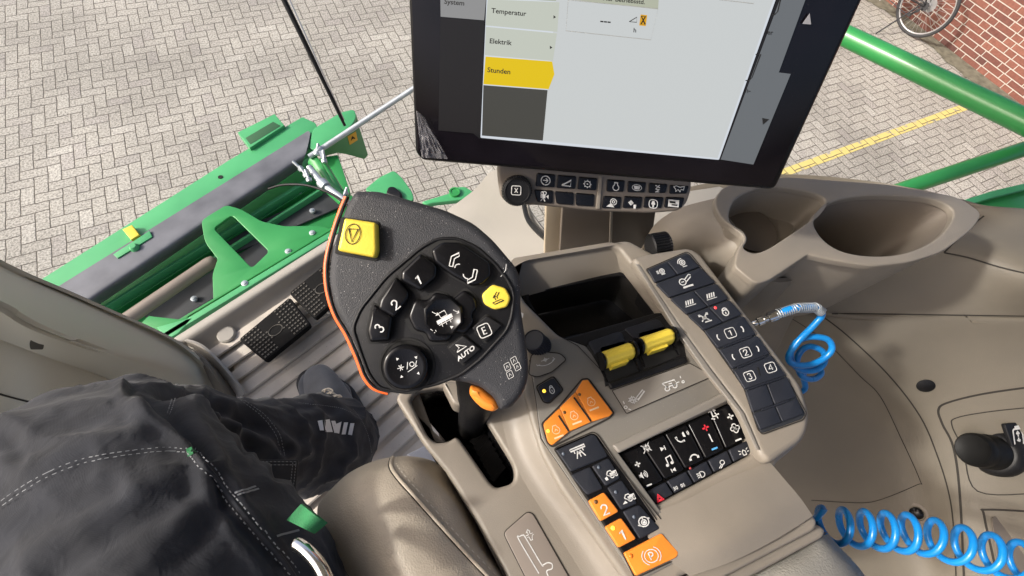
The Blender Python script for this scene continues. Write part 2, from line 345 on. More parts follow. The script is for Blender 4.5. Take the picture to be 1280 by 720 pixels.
class NB:
    """tiny node maths"""
    def __init__(s, nt): s.nt = nt; s.L = nt.links.new
    def m(s, op, a, b=None, c_=None):
        n = s.nt.nodes.new('ShaderNodeMath'); n.operation = op
        for i, x in enumerate((a, b, c_)):
            if x is None: continue
            if isinstance(x, (int, float)): n.inputs[i].default_value = x
            else: s.L(x, n.inputs[i])
        return n.outputs[0]
def paving_mat(line=False):
    m = bpy.data.materials.new('herringbone_paving'); m.use_nodes = True; nt = m.node_tree; B = NB(nt); mm = B.m; L = nt.links.new
    b = nt.nodes['Principled BSDF']; tc = nt.nodes.new('ShaderNodeTexCoord')
    wn = nt.nodes.new('ShaderNodeTexNoise'); wn.inputs['Scale'].default_value = 9; L(tc.outputs['Object'], wn.inputs['Vector'])
    sp = nt.nodes.new('ShaderNodeSeparateXYZ'); L(tc.outputs['Object'], sp.inputs[0])
    wob = mm('MULTIPLY', mm('SUBTRACT', wn.outputs['Fac'], .5), .17)
    u = mm('ADD', mm('DIVIDE', sp.outputs[0], .096), wob); v = mm('ADD', mm('DIVIDE', sp.outputs[1], .096), wob)
    i = mm('FLOOR', u); j = mm('FLOOR', v)
    k = mm('FLOORED_MODULO', mm('SUBTRACT', i, j), 4)
    isV = mm('GREATER_THAN', k, 1.5); isH = mm('SUBTRACT', 1, isV)
    k1 = mm('MULTIPLY', isH, mm('GREATER_THAN', k, .5))               # right half of a lying stone
    k2 = mm('MULTIPLY', isV, mm('LESS_THAN', k, 2.5))                 # top half of a standing stone
    lx = mm('ADD', mm('SUBTRACT', u, i), k1); ly = mm('ADD', mm('SUBTRACT', v, j), k2)
    wx = mm('ADD', 1, isH); wy = mm('ADD', 1, isV)
    ex = mm('MINIMUM', lx, mm('SUBTRACT', wx, lx)); ey = mm('MINIMUM', ly, mm('SUBTRACT', wy, ly)); e = mm('MINIMUM', ex, ey)
    cb = nt.nodes.new('ShaderNodeCombineXYZ'); L(mm('SUBTRACT', i, k1), cb.inputs[0]); L(mm('SUBTRACT', j, k2), cb.inputs[1])
    wh = nt.nodes.new('ShaderNodeTexWhiteNoise'); wh.noise_dimensions = '2D'; L(cb.outputs[0], wh.inputs['Vector'])
    n1 = nt.nodes.new('ShaderNodeTexNoise'); n1.inputs['Scale'].default_value = 62; n1.inputs['Detail'].default_value = 4; n1.inputs['Roughness'].default_value = .7; L(tc.outputs['Object'], n1.inputs['Vector'])
    n2 = nt.nodes.new('ShaderNodeTexNoise'); n2.inputs['Scale'].default_value = .9; n2.inputs['Detail'].default_value = 6; L(tc.outputs['Object'], n2.inputs['Vector'])
    cr = nt.nodes.new('ShaderNodeValToRGB'); cr.color_ramp.elements[0].position = 0; cr.color_ramp.elements[0].color = (.39, .37, .33, 1)
    cr.color_ramp.elements[1].position = 1; cr.color_ramp.elements[1].color = (.50, .48, .425, 1)
    el = cr.color_ramp.elements.new(.06); el.color = (.42, .395, .355, 1); el = cr.color_ramp.elements.new(.14); el.color = (.425, .405, .355, 1); el = cr.color_ramp.elements.new(.9); el.color = (.455, .435, .38, 1)
    L(wh.outputs['Value'], cr.inputs[0])
    r1 = nt.nodes.new('ShaderNodeMapRange'); r1.inputs[1].default_value = .36; r1.inputs[2].default_value = .60; r1.inputs[3].default_value = .42; r1.inputs[4].default_value = 1.12; L(n1.outputs['Fac'], r1.inputs[0])
    r2 = nt.nodes.new('ShaderNodeMapRange'); r2.inputs[1].default_value = .35; r2.inputs[2].default_value = .65; r2.inputs[3].default_value = .74; r2.inputs[4].default_value = 1.06; L(n2.outputs['Fac'], r2.inputs[0])
    sc_ = nt.nodes.new('ShaderNodeVectorMath'); sc_.operation = 'SCALE'; L(cr.outputs[0], sc_.inputs[0]); L(mm('MULTIPLY', r1.outputs[0], r2.outputs[0]), sc_.inputs['Scale'])
    jt = nt.nodes.new('ShaderNodeMapRange'); jt.inputs[1].default_value = .022; jt.inputs[2].default_value = .05; L(e, jt.inputs[0])
    mx = nt.nodes.new('ShaderNodeMix'); mx.data_type = 'RGBA'; L(jt.outputs[0], mx.inputs[0]); mx.inputs[6].default_value = (.085, .075, .06, 1)
    if line:   # road paint worn through in places
        n3 = nt.nodes.new('ShaderNodeTexNoise'); n3.inputs['Scale'].default_value = 14; n3.inputs['Detail'].default_value = 6; L(tc.outputs['Object'], n3.inputs['Vector'])
        r3 = nt.nodes.new('ShaderNodeMapRange'); r3.inputs[1].default_value = .33; r3.inputs[2].default_value = .42; L(n3.outputs['Fac'], r3.inputs[0])
        m2 = nt.nodes.new('ShaderNodeMix'); m2.data_type = 'RGBA'; L(r3.outputs[0], m2.inputs[0]); L(sc_.outputs[0], m2.inputs[6]); m2.inputs[7].default_value = (.60, .50, .17, 1); L(m2.outputs[2], mx.inputs[7])
    else: L(sc_.outputs[0], mx.inputs[7])
    L(mx.outputs[2], b.inputs['Base Color']); b.inputs['Roughness'].default_value = .85
    bp = nt.nodes.new('ShaderNodeBump'); bp.inputs['Distance'].default_value = .004; bp.inputs['Strength'].default_value = .8
    L(mm('ADD', jt.outputs[0], mm('MULTIPLY', n1.outputs['Fac'], .3)), bp.inputs['Height']); L(bp.outputs[0], b.inputs['Normal'])
    return m
def brick_mat():
    m = bpy.data.materials.new('red_brick_bond'); m.use_nodes = True; nt = m.node_tree; B = NB(nt); mm = B.m; L = nt.links.new
    b = nt.nodes['Principled BSDF']; tc = nt.nodes.new('ShaderNodeTexCoord'); sp = nt.nodes.new('ShaderNodeSeparateXYZ'); L(tc.outputs['Object'], sp.inputs[0])
    v = mm('DIVIDE', sp.outputs[2], .070); row = mm('FLOOR', v)
    odd = mm('FLOORED_MODULO', row, 2)
    u = mm('ADD', mm('DIVIDE', sp.outputs[1], .345), mm('ADD', mm('MULTIPLY', odd, .5), mm('MULTIPLY', mm('FLOORED_MODULO', row, 3), .21)))
    ui = mm('FLOOR', u); uf = mm('SUBTRACT', u, ui)                    # one stretcher (2/3) and one header (1/3)
    hd = mm('GREATER_THAN', uf, .6667)
    d1 = mm('MULTIPLY', mm('MINIMUM', uf, mm('ABSOLUTE', mm('SUBTRACT', uf, .6667))), .375); d2 = mm('MULTIPLY', mm('SUBTRACT', 1, uf), .375)
    dx = mm('MINIMUM', d1, d2); vf = mm('SUBTRACT', v, row); dy = mm('MULTIPLY', mm('MINIMUM', vf, mm('SUBTRACT', 1, vf)), .0775)
    e = mm('MINIMUM', dx, dy)
    cb = nt.nodes.new('ShaderNodeCombineXYZ'); L(mm('ADD', ui, mm('MULTIPLY', hd, .5)), cb.inputs[0]); L(row, cb.inputs[1])
    wh = nt.nodes.new('ShaderNodeTexWhiteNoise'); wh.noise_dimensions = '2D'; L(cb.outputs[0], wh.inputs['Vector'])
    cr = nt.nodes.new('ShaderNodeValToRGB'); E_ = cr.color_ramp.elements; E_[0].position = 0; E_[0].color = (.13, .055, .045, 1); E_[1].position = 1; E_[1].color = (.33, .13, .09, 1)
    q = E_.new(.08); q.color = (.20, .075, .058, 1); q = E_.new(.6); q.color = (.27, .10, .07, 1); L(wh.outputs['Value'], cr.inputs[0])
    n1 = nt.nodes.new('ShaderNodeTexNoise'); n1.inputs['Scale'].default_value = 40; n1.inputs['Detail'].default_value = 5; L(tc.outputs['Object'], n1.inputs['Vector'])
    r1 = nt.nodes.new('ShaderNodeMapRange'); r1.inputs[3].default_value = .35; r1.inputs[4].default_value = .85; L(n1.outputs['Fac'], r1.inputs[0])
    sc_ = nt.nodes.new('ShaderNodeVectorMath'); sc_.operation = 'SCALE'; L(cr.outputs[0], sc_.inputs[0]); L(r1.outputs[0], sc_.inputs['Scale'])
    jt = nt.nodes.new('ShaderNodeMapRange'); jt.inputs[1].default_value = .0045; jt.inputs[2].default_value = .007; L(e, jt.inputs[0])
    mx = nt.nodes.new('ShaderNodeMix'); mx.data_type = 'RGBA'; L(jt.outputs[0], mx.inputs[0]); mx.inputs[6].default_value = (.42, .38, .33, 1); L(sc_.outputs[0], mx.inputs[7])
    L(mx.outputs[2], b.inputs['Base Color']); b.inputs['Roughness'].default_value = .85
    bp = nt.nodes.new('ShaderNodeBump'); bp.inputs['Distance'].default_value = .004; L(mm('ADD', jt.outputs[0], mm('MULTIPLY', n1.outputs['Fac'], .3)), bp.inputs['Height']); L(bp.outputs[0], b.inputs['Normal'])
    return m
def moss_mat():
    return mat('soil_and_moss', (.15, .14, .10), .95, var=.35, vscale=14, bump=.8, bscale=60, det=8)
M['paving'] = paving_mat(); M['paint'] = paving_mat(True); M['brick'] = brick_mat(); M['moss'] = moss_mat()
#@@SETTING
# ================================================================== THE YARD
def sheet(name, V, F, m, kind='structure'):
    o = obj(name, V, F, m, None, 0); o['kind'] = kind; return o
sheet('paving', [(-60, -60, 0), (60, -60, 0), (60, 60, 0), (-60, 60, 0)], [(0, 1, 2, 3)], M['paving'])
a, b = W(985, 218, EYE), W(1200, 133, EYE); ly = (a.y + b.y) / 2
sheet('painted_line', [(a.x - 6, ly - .045, .004), (b.x + .1, ly - .045, .004), (b.x + .1, ly + .045, .004), (a.x - 6, ly + .045, .004)], [(0, 1, 2, 3)], M['paint'])
wx = W(1213, 83, EYE).x
# soil strip with an uneven edge against the stones
ys = [-6 + .06 * i for i in range(260)]; V = []
for y in ys:
    e = .22 + .09 * noise.noise((y * 3.1, .3, 0)) + .05 * noise.noise((y * 11, 2, 0)); V += [(wx + .05, y, .008), (wx - e, y, .008)]
sheet('soil_strip', V, [(2 * i, 2 * i + 1, 2 * i + 3, 2 * i + 2) for i in range(len(ys) - 1)], M['moss'])
V, F = box_geo((wx + .15, 1.5, 1.35), (.15, 0, 0), (0, 7.5, 0), (0, 0, 1.4))
o = obj('brick_wall', V, F, M['brick'], None, 0); tag(o, 'red brick wall with pale mortar joints behind the parked bicycle', 'wall')

# ---- bicycle leaning near the wall
BC = W(1159, 7, EYE - .35); bt = thing('bicycle', (BC.x, BC.y, 0), 'black bicycle with silver rims parked on its stand beside the red brick wall', 'bicycle')
def wheel(c):
    ax = Vector((1, .0, .06)).normalized()
    def ring(r, rad, n=56): return [(c + Vector((-.06 * math.sin(2 * math.pi * i / n) * r, math.cos(2 * math.pi * i / n) * r, math.sin(2 * math.pi * i / n) * r))) for i in range(n + 1)]
    t = tube('wheel', ring(.335, 0), .021, M['tyre'], bt, 10); V, F = tube_geo(ring(.313, 0), .011, 8); obj('rim', V, F, M['alu'], t, 60)
    geos = [lathe_geo(c - ax * .04, ax, [(.018, 0), (.024, .01), (.016, .02), (.016, .06), (.024, .07), (.018, .08)], 14)]
    for i in range(32):
        th = 2 * math.pi * i / 32; s = .03 * (1 if i % 2 else -1); th2 = th + (.5 if (i // 2) % 2 else -.5)
        p = c + Vector((0, math.cos(th) * .31, math.sin(th) * .31)); q = c + ax * s + Vector((0, math.cos(th2) * .022, math.sin(th2) * .022)); geos.append(tube_geo([p, q], .0012, 4))
    V, F = join(geos); obj('spokes', V, F, M['alu'], t, 60)
def bp(y, z, x=0): return BC + Vector((x - .06 * 0, y, z - 0))
wheel(BC); wheel(BC + Vector((0, 1.08, 0)))
F1 = M['black']
geos = []
for s in (-.055, .055): geos += [tube_geo([bp(.0, 0, s), bp(.42, -.06, s * .5)], .010, 8), tube_geo([bp(0, 0, s), bp(.28, .48, s * .3)], .009, 8)]
geos += [tube_geo([bp(.42, -.06), bp(.26, .56)], .017, 10), tube_geo([bp(.42, -.06), bp(.93, .44)], .02, 10), tube_geo([bp(.28, .48), bp(.93, .52)], .018, 10), tube_geo([bp(.94, .42), bp(.91, .66)], .018, 10)]
V, F = join(geos); obj('frame', V, F, F1, bt, 60)
V, F = join([tube_geo([bp(1.08, 0, s), bp(1.0, .36, s * .9), bp(.94, .42, 0)], .012, 8) for s in (-.055, .055)]); obj('fork', V, F, F1, bt, 60)
V, F = join([lathe_geo(bp(0, 0, -.052), (1, 0, 0), [(.05, 0, 1), (.05, .004, 1), (.035, .006, 1), (.035, .016, 1), (.02, .02)], 40, 1, .004)]); obj('sprocket', V, F, M['tyre'], bt)
V, F = lathe_geo(bp(0, 0, .045), (1, 0, 0), [(.08, 0), (.08, .002), (.06, .003)], 30); obj('brake_disc', V, F, M['alu'], bt)
V, F = join([tube_geo([bp(.0, -.02, -.07), bp(.03, -.07, -.075), bp(.06, -.13, -.07)], .012, 8), lathe_geo(bp(.07, -.14, -.08), (1, 0, 0), [(.024, 0, 1), (.024, .012, 1)], 16, 1, .004), lathe_geo(bp(.02, -.06, -.08), (1, 0, 0), [(.022, 0), (.022, .012)], 16)]); obj('derailleur', V, F, M['tyre'], bt)
V, F = join([tube_geo([bp(.0, .035, -.065), bp(.42, .03, -.06)], .005, 6), tube_geo([bp(.07, -.16, -.065), bp(.42, -.15, -.06)], .005, 6)]); obj('chain', V, F, M['tyre'], bt)
V, F = join([lathe_geo(bp(.42, -.06, -.062), (1, 0, 0), [(.09, 0, 1), (.09, .004, 1), (.04, .006)], 40, 1, .004), tube_geo([bp(.42, -.06, -.08), bp(.5, -.2, -.085)], .011, 8), tube_geo([bp(.42, -.06, .08), bp(.34, .08, .085)], .011, 8)]); obj('crank', V, F, M['alu'], bt)
kb = W(1094, 43, EYE); tube('kickstand', [bp(.05, -.02, -.06), kb + Vector((0, 0, .012))], .009, M['tyre'], bt, 8)
V, F = join([tube_geo([bp(.2, .68), bp(.26, .56)], .013, 8), box_geo(bp(.18, .7), (.06, 0, 0), (0, .12, 0), (0, .0, .025))]); obj('saddle', V, F, F1, bt, 60)
tube('handlebar', [bp(.86, .72, -.3), bp(.92, .7, 0), bp(.86, .72, .3)], .013, F1, bt, 8)

# ================================================================== GREEN FRONT ATTACHMENT (below the windscreen)
def A(x, y): return (x / 2.25, 120 + y / 2.25)          # notes taken from an enlargement
HH = 2.0
hd = thing('front_attachment', W(200, 330, 3.0), 'long green steel front attachment with a grey rubber flap below the windscreen', 'machine')
Pm = HZ(HH)
G, GL = M['green'], M['greenl']
# main beam: runs on to the left behind the cab panel
plate('top_rail', [A(-260, 735), A(120, 512), A(640, 182), A(850, 58), A(888, 76), A(905, 130), A(868, 150), A(60, 700), A(-200, 860)], Pm, .05, GL, hd, .004, r=2)
V, F = [], []
# rubber flap: curved sheet hanging from the rail
def pxrow(p0, p1, h, n=9): return [(p0[0] + (p1[0] - p0[0]) * i / (n - 1), p0[1] + (p1[1] - p0[1]) * i / (n - 1), h) for i in range(n)]
loft('rubber_flap', [pxrow(A(20, 625), A(866, 98), HH - .012, 4), pxrow(A(90, 640), A(872, 108), HH - .02, 4), pxrow(A(190, 610), A(860, 160), HH - .03, 4), pxrow(A(240, 600), A(852, 185), HH + .01, 4), pxrow(A(275, 590), A(850, 200), HH + .07, 4)], M['rubber'], hd, 6, 5, .012)
# deck and channels behind the flap
plate('floor_plate', [A(60, 640), A(240, 560), A(860, 150), A(1010, 300), A(1010, 420), A(470, 760), A(300, 760)], HZ(HH + .16), .02, G, hd, .003)
def rib(name, p0, p1, wpx, h, mt, th=.03, bev=.004):
    dx, dy = p1[0] - p0[0], p1[1] - p0[1]; L_ = math.hypot(dx, dy); nx, ny = -dy / L_ * wpx / 2, dx / L_ * wpx / 2
    return plate(name, [(p0[0] + nx, p0[1] + ny), (p1[0] + nx, p1[1] + ny), (p1[0] - nx, p1[1] - ny), (p0[0] - nx, p0[1] - ny)], HZ(h), th, mt, hd, bev)
rib('channel', A(280, 598), A(865, 235), 4, HH + .08, GL, .06)
rib('channel', A(320, 632), A(900, 262), 3, HH + .1, GL, .05)
rib('channel', A(300, 612), A(880, 247), 6, HH + .13, G, .05)
DKP = mat('opening_shade', (.045, .047, .05), .6, var=.3, vscale=8)  # near-black colour puts the shade of the opening onto the inner panels
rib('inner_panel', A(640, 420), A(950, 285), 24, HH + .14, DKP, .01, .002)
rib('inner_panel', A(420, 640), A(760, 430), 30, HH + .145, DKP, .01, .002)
tube('roller', [W(*A(300, 668), HH + .02), W(*A(340, 640), HH + .02), W(*A(590, 470), HH + .02), W(*A(603, 463), HH + .02), W(*A(608, 459), HH + .02)], [.03, .03, .03, .027, .012], mat('worn_brown_tube', (.24, .20, .165), .5, var=.15, vscale=4), hd, 18)
plate('bracket', [A(566, 352), A(580, 340), A(636, 306), A(678, 318), A(735, 352), A(800, 366), A(888, 364), A(930, 372), A(925, 395), A(770, 480), A(600, 590), (*A(597, 500), 6), (*A(612, 458), 2), (*A(575, 410), 8)], HZ(HH - .05), .016, G, hd, .003, holes=[[A(600, 372), A(652, 334), A(757, 437), A(708, 484)]], r=5)
rib('front_sill', A(455, 677), A(958, 372), 7, HH - .10, GL, .05)
rib('front_sill', A(448, 664), A(950, 362), 3, HH - .06, G, .05)
plate('corner_plate', [A(392, 642), A(418, 618), A(505, 628), A(532, 618), A(505, 650), A(440, 690)], HZ(HH - .09), .02, G, hd, .003)
plate('corner_plate', [A(440, 650), A(520, 628), A(545, 622), A(500, 668), A(470, 684)], HZ(HH - .10), .02, GL, hd, .003)
# mounting box and its dark opening
plate('mounting_box', [A(668, 102), A(772, 50), A(800, 82), A(702, 146)], HZ(HH - .02), .05, GL, hd, .003)
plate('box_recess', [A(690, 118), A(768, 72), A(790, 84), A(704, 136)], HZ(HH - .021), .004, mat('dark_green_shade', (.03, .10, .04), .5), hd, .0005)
# end bracket with rounded nose, web and orange stickers
plate('end_bracket', [A(868, 148), A(880, 92), A(960, 45), A(996, 36), A(1003, 58), A(990, 82), A(900, 152)], HZ(HH - .02), .02, GL, hd, .004, r=5)
plate('end_web', [A(900, 150), A(1003, 52), A(1012, 90), A(1036, 166), A(1026, 178), A(975, 164), A(950, 160), A(905, 172)], PL3((*A(900, 150), HH + .01), (*A(1003, 52), HH + .01), (*A(1030, 172), HH + .30)), .02, G, hd, .003, r=2)  # darker green paints in the shade on the web
plate('end_foot', [A(905, 172), A(950, 165), A(985, 270), A(965, 290), A(935, 250)], HZ(HH + .06), .03, G, hd, .003, r=2)
WPL = PL3((*A(900, 150), HH + .01), (*A(1003, 52), HH + .01), (*A(1030, 172), HH + .30))
for q in ([A(973, 92), A(996, 72), A(1000, 96), A(978, 110)], [A(978, 114), A(1001, 100), A(1006, 124), A(984, 138)]):
    s = plate('warning_sticker', q, WPL, .002, M['orangelab'], hd, .0003, raise_=.002)
    c_ = (sum(p[0] for p in q) / 4, sum(p[1] for p in q) / 4); mark('symbol', [[(-.8, .5), (0, -.6), (.8, .5)], [(-.5, 0), (.6, .1)]], c_, (3, -1.4), (1, 3), WPL, 1.0, M['pit'], s, .003)
# yellow sticker and its hinge bracket
s = plate('yellow_tag', [A(344, 375), A(370, 362), A(392, 390), A(368, 404)], HZ(HH - .03), .03, M['yellow'], hd, .003)
plate('hinge_plate', [A(318, 445), A(372, 410), A(420, 378), A(428, 396), A(330, 456)], HZ(HH - .024), .008, GL, hd, .002)
V, F = lathe_geo(W(*A(380, 428), HH - .02), (0, 0, 1), [(.02, -.02), (.02, .01), (.012, .02)], 16); obj('hinge_pin', V, F, GL, hd)
geos = [lathe_geo(W(*A(x, y), h), (0, 0, 1), [(.014, -.01), (.014, .003), (.009, .004), (.008, .008), (0.001, .009)], 12) for x, y, h in ((878, 385, HH - .052), (810, 437, HH - .052), (688, 527, HH - .1), (842, 271, HH + .13), (878, 322, HH + .12), (545, 570, HH + .13), (932, 400, HH - .10), (972, 272, HH - .0))]
for g in geos: obj('bolt', g[0], g[1], M['steel'], hd)
V, F = lathe_geo(W(*A(620, 228), HH - .001), (0, 0, 1), [(.012, -.002), (.012, .0015)], 14); obj('drain_hole', V, F, M['pit'], hd)
# linkage near the end of the beam
def Z(x, y): return (360 + x / 4.923, 120 + y / 4.923)
V, F = join([tube_geo([W(*Z(150, 390), HH - .12), W(*Z(250, 560), HH - .1), W(*Z(340, 640), HH - .1)], .035, 10, True, .5), tube_geo([W(*Z(205, 400), HH - .12), W(*Z(320, 590), HH - .1)], .02, 8)]); obj('link_arm', V, F, G, hd, 60)
V, F = join([tube_geo([W(*Z(130, 440), HH - .16), W(*Z(215, 545), HH - .16), W(*Z(370, 660), HH - .2)], .017, 10), tube_geo([W(*Z(205, 530), HH - .17), W(*Z(235, 560), HH - .17)], .026, 10)]); obj('gas_strut', V, F, M['steel'], hd, 60)
for k, (x, y) in enumerate(((60, 430), (95, 465), (120, 490), (220, 375), (180, 330), (350, 600))):
    V, F = lathe_geo(W(*Z(x, y), HH - .18), (.3 * k - .6, 1, .6), [(.006, -.03), (.014, -.028), (.014, -.012), (.007, -.01), (.007, .03), (.003, .032)], 10); obj('clevis_pin', V, F, M['steel'], hd)
# the machine body beneath the cab so the ground does not show under the attachment
plate('undercarriage', [(120, 440), (395, 285), (600, 330), (500, 520), (200, 560)], HZ(2.5), .2, mat('dark_chassis', (.02, .035, .022), .7), hd, .01)
# two more green fittings seen past the grip
plate('side_plate', [Z(470, 575), Z(560, 500), Z(650, 456), Z(700, 500), Z(765, 590), Z(775, 640), Z(700, 660)], HZ(HH - .1), .02, GL, hd, .004, r=4)
plate('rubber_stop', [Z(600, 600), Z(615, 555), Z(650, 552), Z(700, 590), Z(705, 640)], HZ(HH - .12), .03, M['black'], hd, .01, r=3)
plate('arm_end', [Z(820, 650), Z(1000, 595), Z(1030, 560), Z(1090, 556), Z(1160, 600), Z(1110, 632), Z(900, 655), Z(850, 668)], HZ(HH - .1), .03, GL, hd, .005, r=3)
V, F = lathe_geo(W(*Z(1025, 590), HH - .11), (0, 0, 1), [(.028, -.01), (.028, .004), (.02, .004), (.02, .0)], 18); obj('bushing', V, F, G, hd)
# grey steel rod and thin cable
t = thing('support_rod', W(388, 196, HH - .1), 'bright zinc plated rod slanting up from the green attachment to behind the monitor', 'rod')
tube('rod', [W(*Z(130, 375), HH - .15), W(515, 112, 1.72), W(600, 57, 1.5)], .0135, M['steel'], t, 12)
V, F = join([lathe_geo(W(*Z(190, 335), HH - .17), (.7, .4, .2), [(.015, -.02), (.018, -.015), (.018, .015), (.015, .02)], 12), box_geo(W(*Z(215, 370), HH - .16), (.012, 0, 0), (0, .03, 0), (0, 0, .02))]); obj('clamp', V, F, M['steel'], t)
tag(tube('hydraulic_cable', spline([W(336, 236, 1.95), W(355, 231, 1.9), W(385, 232, 1.85), W(415, 243, 1.8), W(440, 262, 1.75)], 6), .006, M['black']), 'thin dark cable arching over the green attachment beside the rod', 'cable')
t = thing('wiper_arm', W(425, 155, 1.3), 'long thin black wiper arm slanting down outside the windscreen', 'wiper')
tube('arm', [W(335, -40, .80), W(355, 0, .86), W(395, 82, 1.02), W(431, 157, 1.2)], [.0088, .0082, .0072, .005], M['black'], t, 10)
tube('blade_edge', [W(345, -40, .795), W(362, 0, .855), W(399, 82, 1.015), W(430, 150, 1.19)], .0024, M['alu'], t, 6)

# ---- green tubular handrail on the right
t = thing('handrail', W(1280, 190, .9), 'glossy green tubular guard rail outside the right cab window', 'railing')
tube('upper_tube', [W(700, -130, 1.1), W(1053, 43, .96), W(1280, 152, .86), W(1420, 220, .8)], .034, G, t, 32)
tube('lower_tube', [W(1060, 262, 1.05), W(1130, 236, 1.02), W(1290, 183, .92), W(1420, 140, .85)], .0235, G, t, 32)
plate('ledge', [(1190, 262), (1232, 246), (1285, 231), (1400, 200), (1400, 330), (1200, 330)], HZ(.95), .03, G, t, .004)
plate('ledge_flange', [(1180, 258), (1238, 239), (1285, 228), (1400, 195), (1400, 203), (1285, 236), (1240, 247), (1190, 262)], HZ(.93), .01, GL, t, .002)
# part of the step deck and tank outside, below the sill
#@@CAB
# ================================================================== CAB SHELL
BG, BL, BD, BS = M['beige'], M['beige_light'], M['beige_dark'], M['beige_side']
GAP = M['seamd']
# ---- headliner and rear wall of the cab, unseen, put in and sized to shape the light
V, F = box_geo((.45, .1, EYE + .60), (.88, 0, 0), (0, 1.2, 0), (0, 0, .05)); o = obj('ceiling', V, F, M['beige_light'], None, 0); o['kind'] = 'structure'
V, F = box_geo((.35, -1.1, EYE - .75), (1.2, 0, 0), (0, .05, 0), (0, 0, .45)); o = obj('wall_rear', V, F, M['beige_dark'], None, 0); o['kind'] = 'structure'
# ---- floor and mat
FH = 1.15
ft = thing('cab_floor', W(350, 450, FH), 'beige ribbed cab floor with raised front edge under the pedals', 'floor')
plate('floor_pan', [(205, 435), (240, 412), (345, 345), (430, 291), (475, 276), (590, 292), (760, 340), (1000, 500), (1000, 900), (300, 900), (180, 520)], HZ(FH + .012), .03, BL, ft, .004)
loft('toe_board', [[(212, 426, FH - .03), (300, 370, FH - .03), (380, 319, FH - .03), (450, 275, FH - .03)], [(219, 433, FH - .035), (307, 377, FH - .035), (387, 326, FH - .035), (458, 282, FH - .035)], [(245, 445, FH), (330, 385, FH), (400, 335, FH), (470, 290, FH)], [(262, 462, FH + .005), (350, 400, FH + .005), (430, 345, FH + .005), (500, 305, FH + .005)]], M['beige_light'], ft, 6, 5, .01)
plate('mat', [(290, 452), (330, 420), (400, 372), (470, 322), (540, 300), (640, 300), (700, 420), (700, 600), (560, 620), (420, 620), (330, 560), (300, 500)], HZ(FH + .004), .012, M['mat'], ft, .004, r=10)
# grooves: raised bars with dark shadow gaps between, running across the floor
A_, D_ = W(345, 497, FH), W(420, 440, FH); gd = (D_ - A_).normalized(); gn = Vector((-gd.y, gd.x, 0)).normalized()
o0 = W(268, 372 + 86, FH); geos = []
base = W(430, 470, FH)
for k in range(-6, 13):
    c_ = base + gn * (-.052 * k * .82)
    l0, l1 = (-.34, .42) if k > -2 else (-.30 - .0 * k, .1)
    V, F = box_geo(c_ + gd * ((l0 + l1) / 2) + Vector((0, 0, .002)), gd * ((l1 - l0) / 2), gn * .0145, Vector((0, 0, .0035))); geos.append((V, F))
gme = None
o = obj('mat_ribs', *join(geos), M['mat'], ft, 0)
bm = bmesh.new(); bm.from_mesh(o.data); bmesh.ops.bevel(bm, geom=bm.edges[:], offset=.0022, segments=2, affect='EDGES'); bm.to_mesh(o.data); bm.free(); o.data.shade_smooth(); o.data.set_sharp_from_angle(angle=R_(50))
V, F = lathe_geo(W(284, 419, FH - .005), (0, 0, 1), [(.0215, -.01), (.0215, .006), (.018, .009), (.001, .0095)], 28); obj('round_cap', V, F, BL, ft, 30)

PMAT = mat('pedal_rubber', (.006, .006, .006), .75, spec=.12)
def add_geo(o, V, F, m):
    off = Vector(o['_o']); bm = bmesh.new(); bm.from_mesh(o.data); o.data.materials.append(m); k = len(o.data.materials) - 1
    vs_ = [bm.verts.new(Vector(v) - off) for v in V]
    for f in F:
        fc = bm.faces.new([vs_[i] for i in f]); fc.material_index = k
    bmesh.ops.recalc_face_normals(bm, faces=bm.faces); bm.to_mesh(o.data); bm.free()
def pedal(q, label):
    t = thing('pedal', W(q[0][0], q[0][1], FH), label, 'pedal', 'pedals on the cab floor')
    pl = PL3((q[0][0], q[0][1], FH - .03), (q[1][0], q[1][1], FH - .03), (q[3][0], q[3][1], FH - .075))
    P0, P1, P2, P3 = [Vector(p) for p in q]
    pad_ = plate('pedal_pad', q, pl, .014, PMAT, t, .003, r=4)
    def bl(u, v): 
        p = P0.lerp(P1, u).lerp(P3.lerp(P2, u), v); return p.x, p.y
    geos = []; pu = pl.up(.0005)
    for i in range(15):
        for j in range(9):
            u, v = .06 + .88 * i / 14, .07 + .86 * j / 8
            if ((u - .5) * 1.6) ** 2 + (v - .5) ** 2 < .05: continue
            if .36 < u < .64 and (v < .3 or v > .7) : continue
            c_ = pu.p(*bl(u, v)); geos.append(box_geo(c_, pl.u * .0022, pl.v * .0022, pl.n * .0016))
    add_geo(pad_, *join(geos), M['gridp'])
    c_ = pu.p(*bl(.5, .5)); ring = [c_ + pl.u * math.cos(a_) * .017 + pl.v * math.sin(a_) * .017 for a_ in [2 * math.pi * i / 28 for i in range(29)]]
    tube('ring', ring, .0016, M['gridp'], t, 6)
    tube('pedal_arm', [pl.p(*bl(.5, .5)) - pl.n * .012, pl.p(*bl(.55, .0)) - pl.n * .08], .014, M['black'], t, 10)
pedal([(298, 424), (362, 371), (388, 405), (331, 451)], 'black studded rubber pedal, whole and nearest the beige floor cap')
pedal([(361, 366), (416, 322), (440, 356), (393, 398)], 'black studded rubber pedal half hidden behind the control lever')

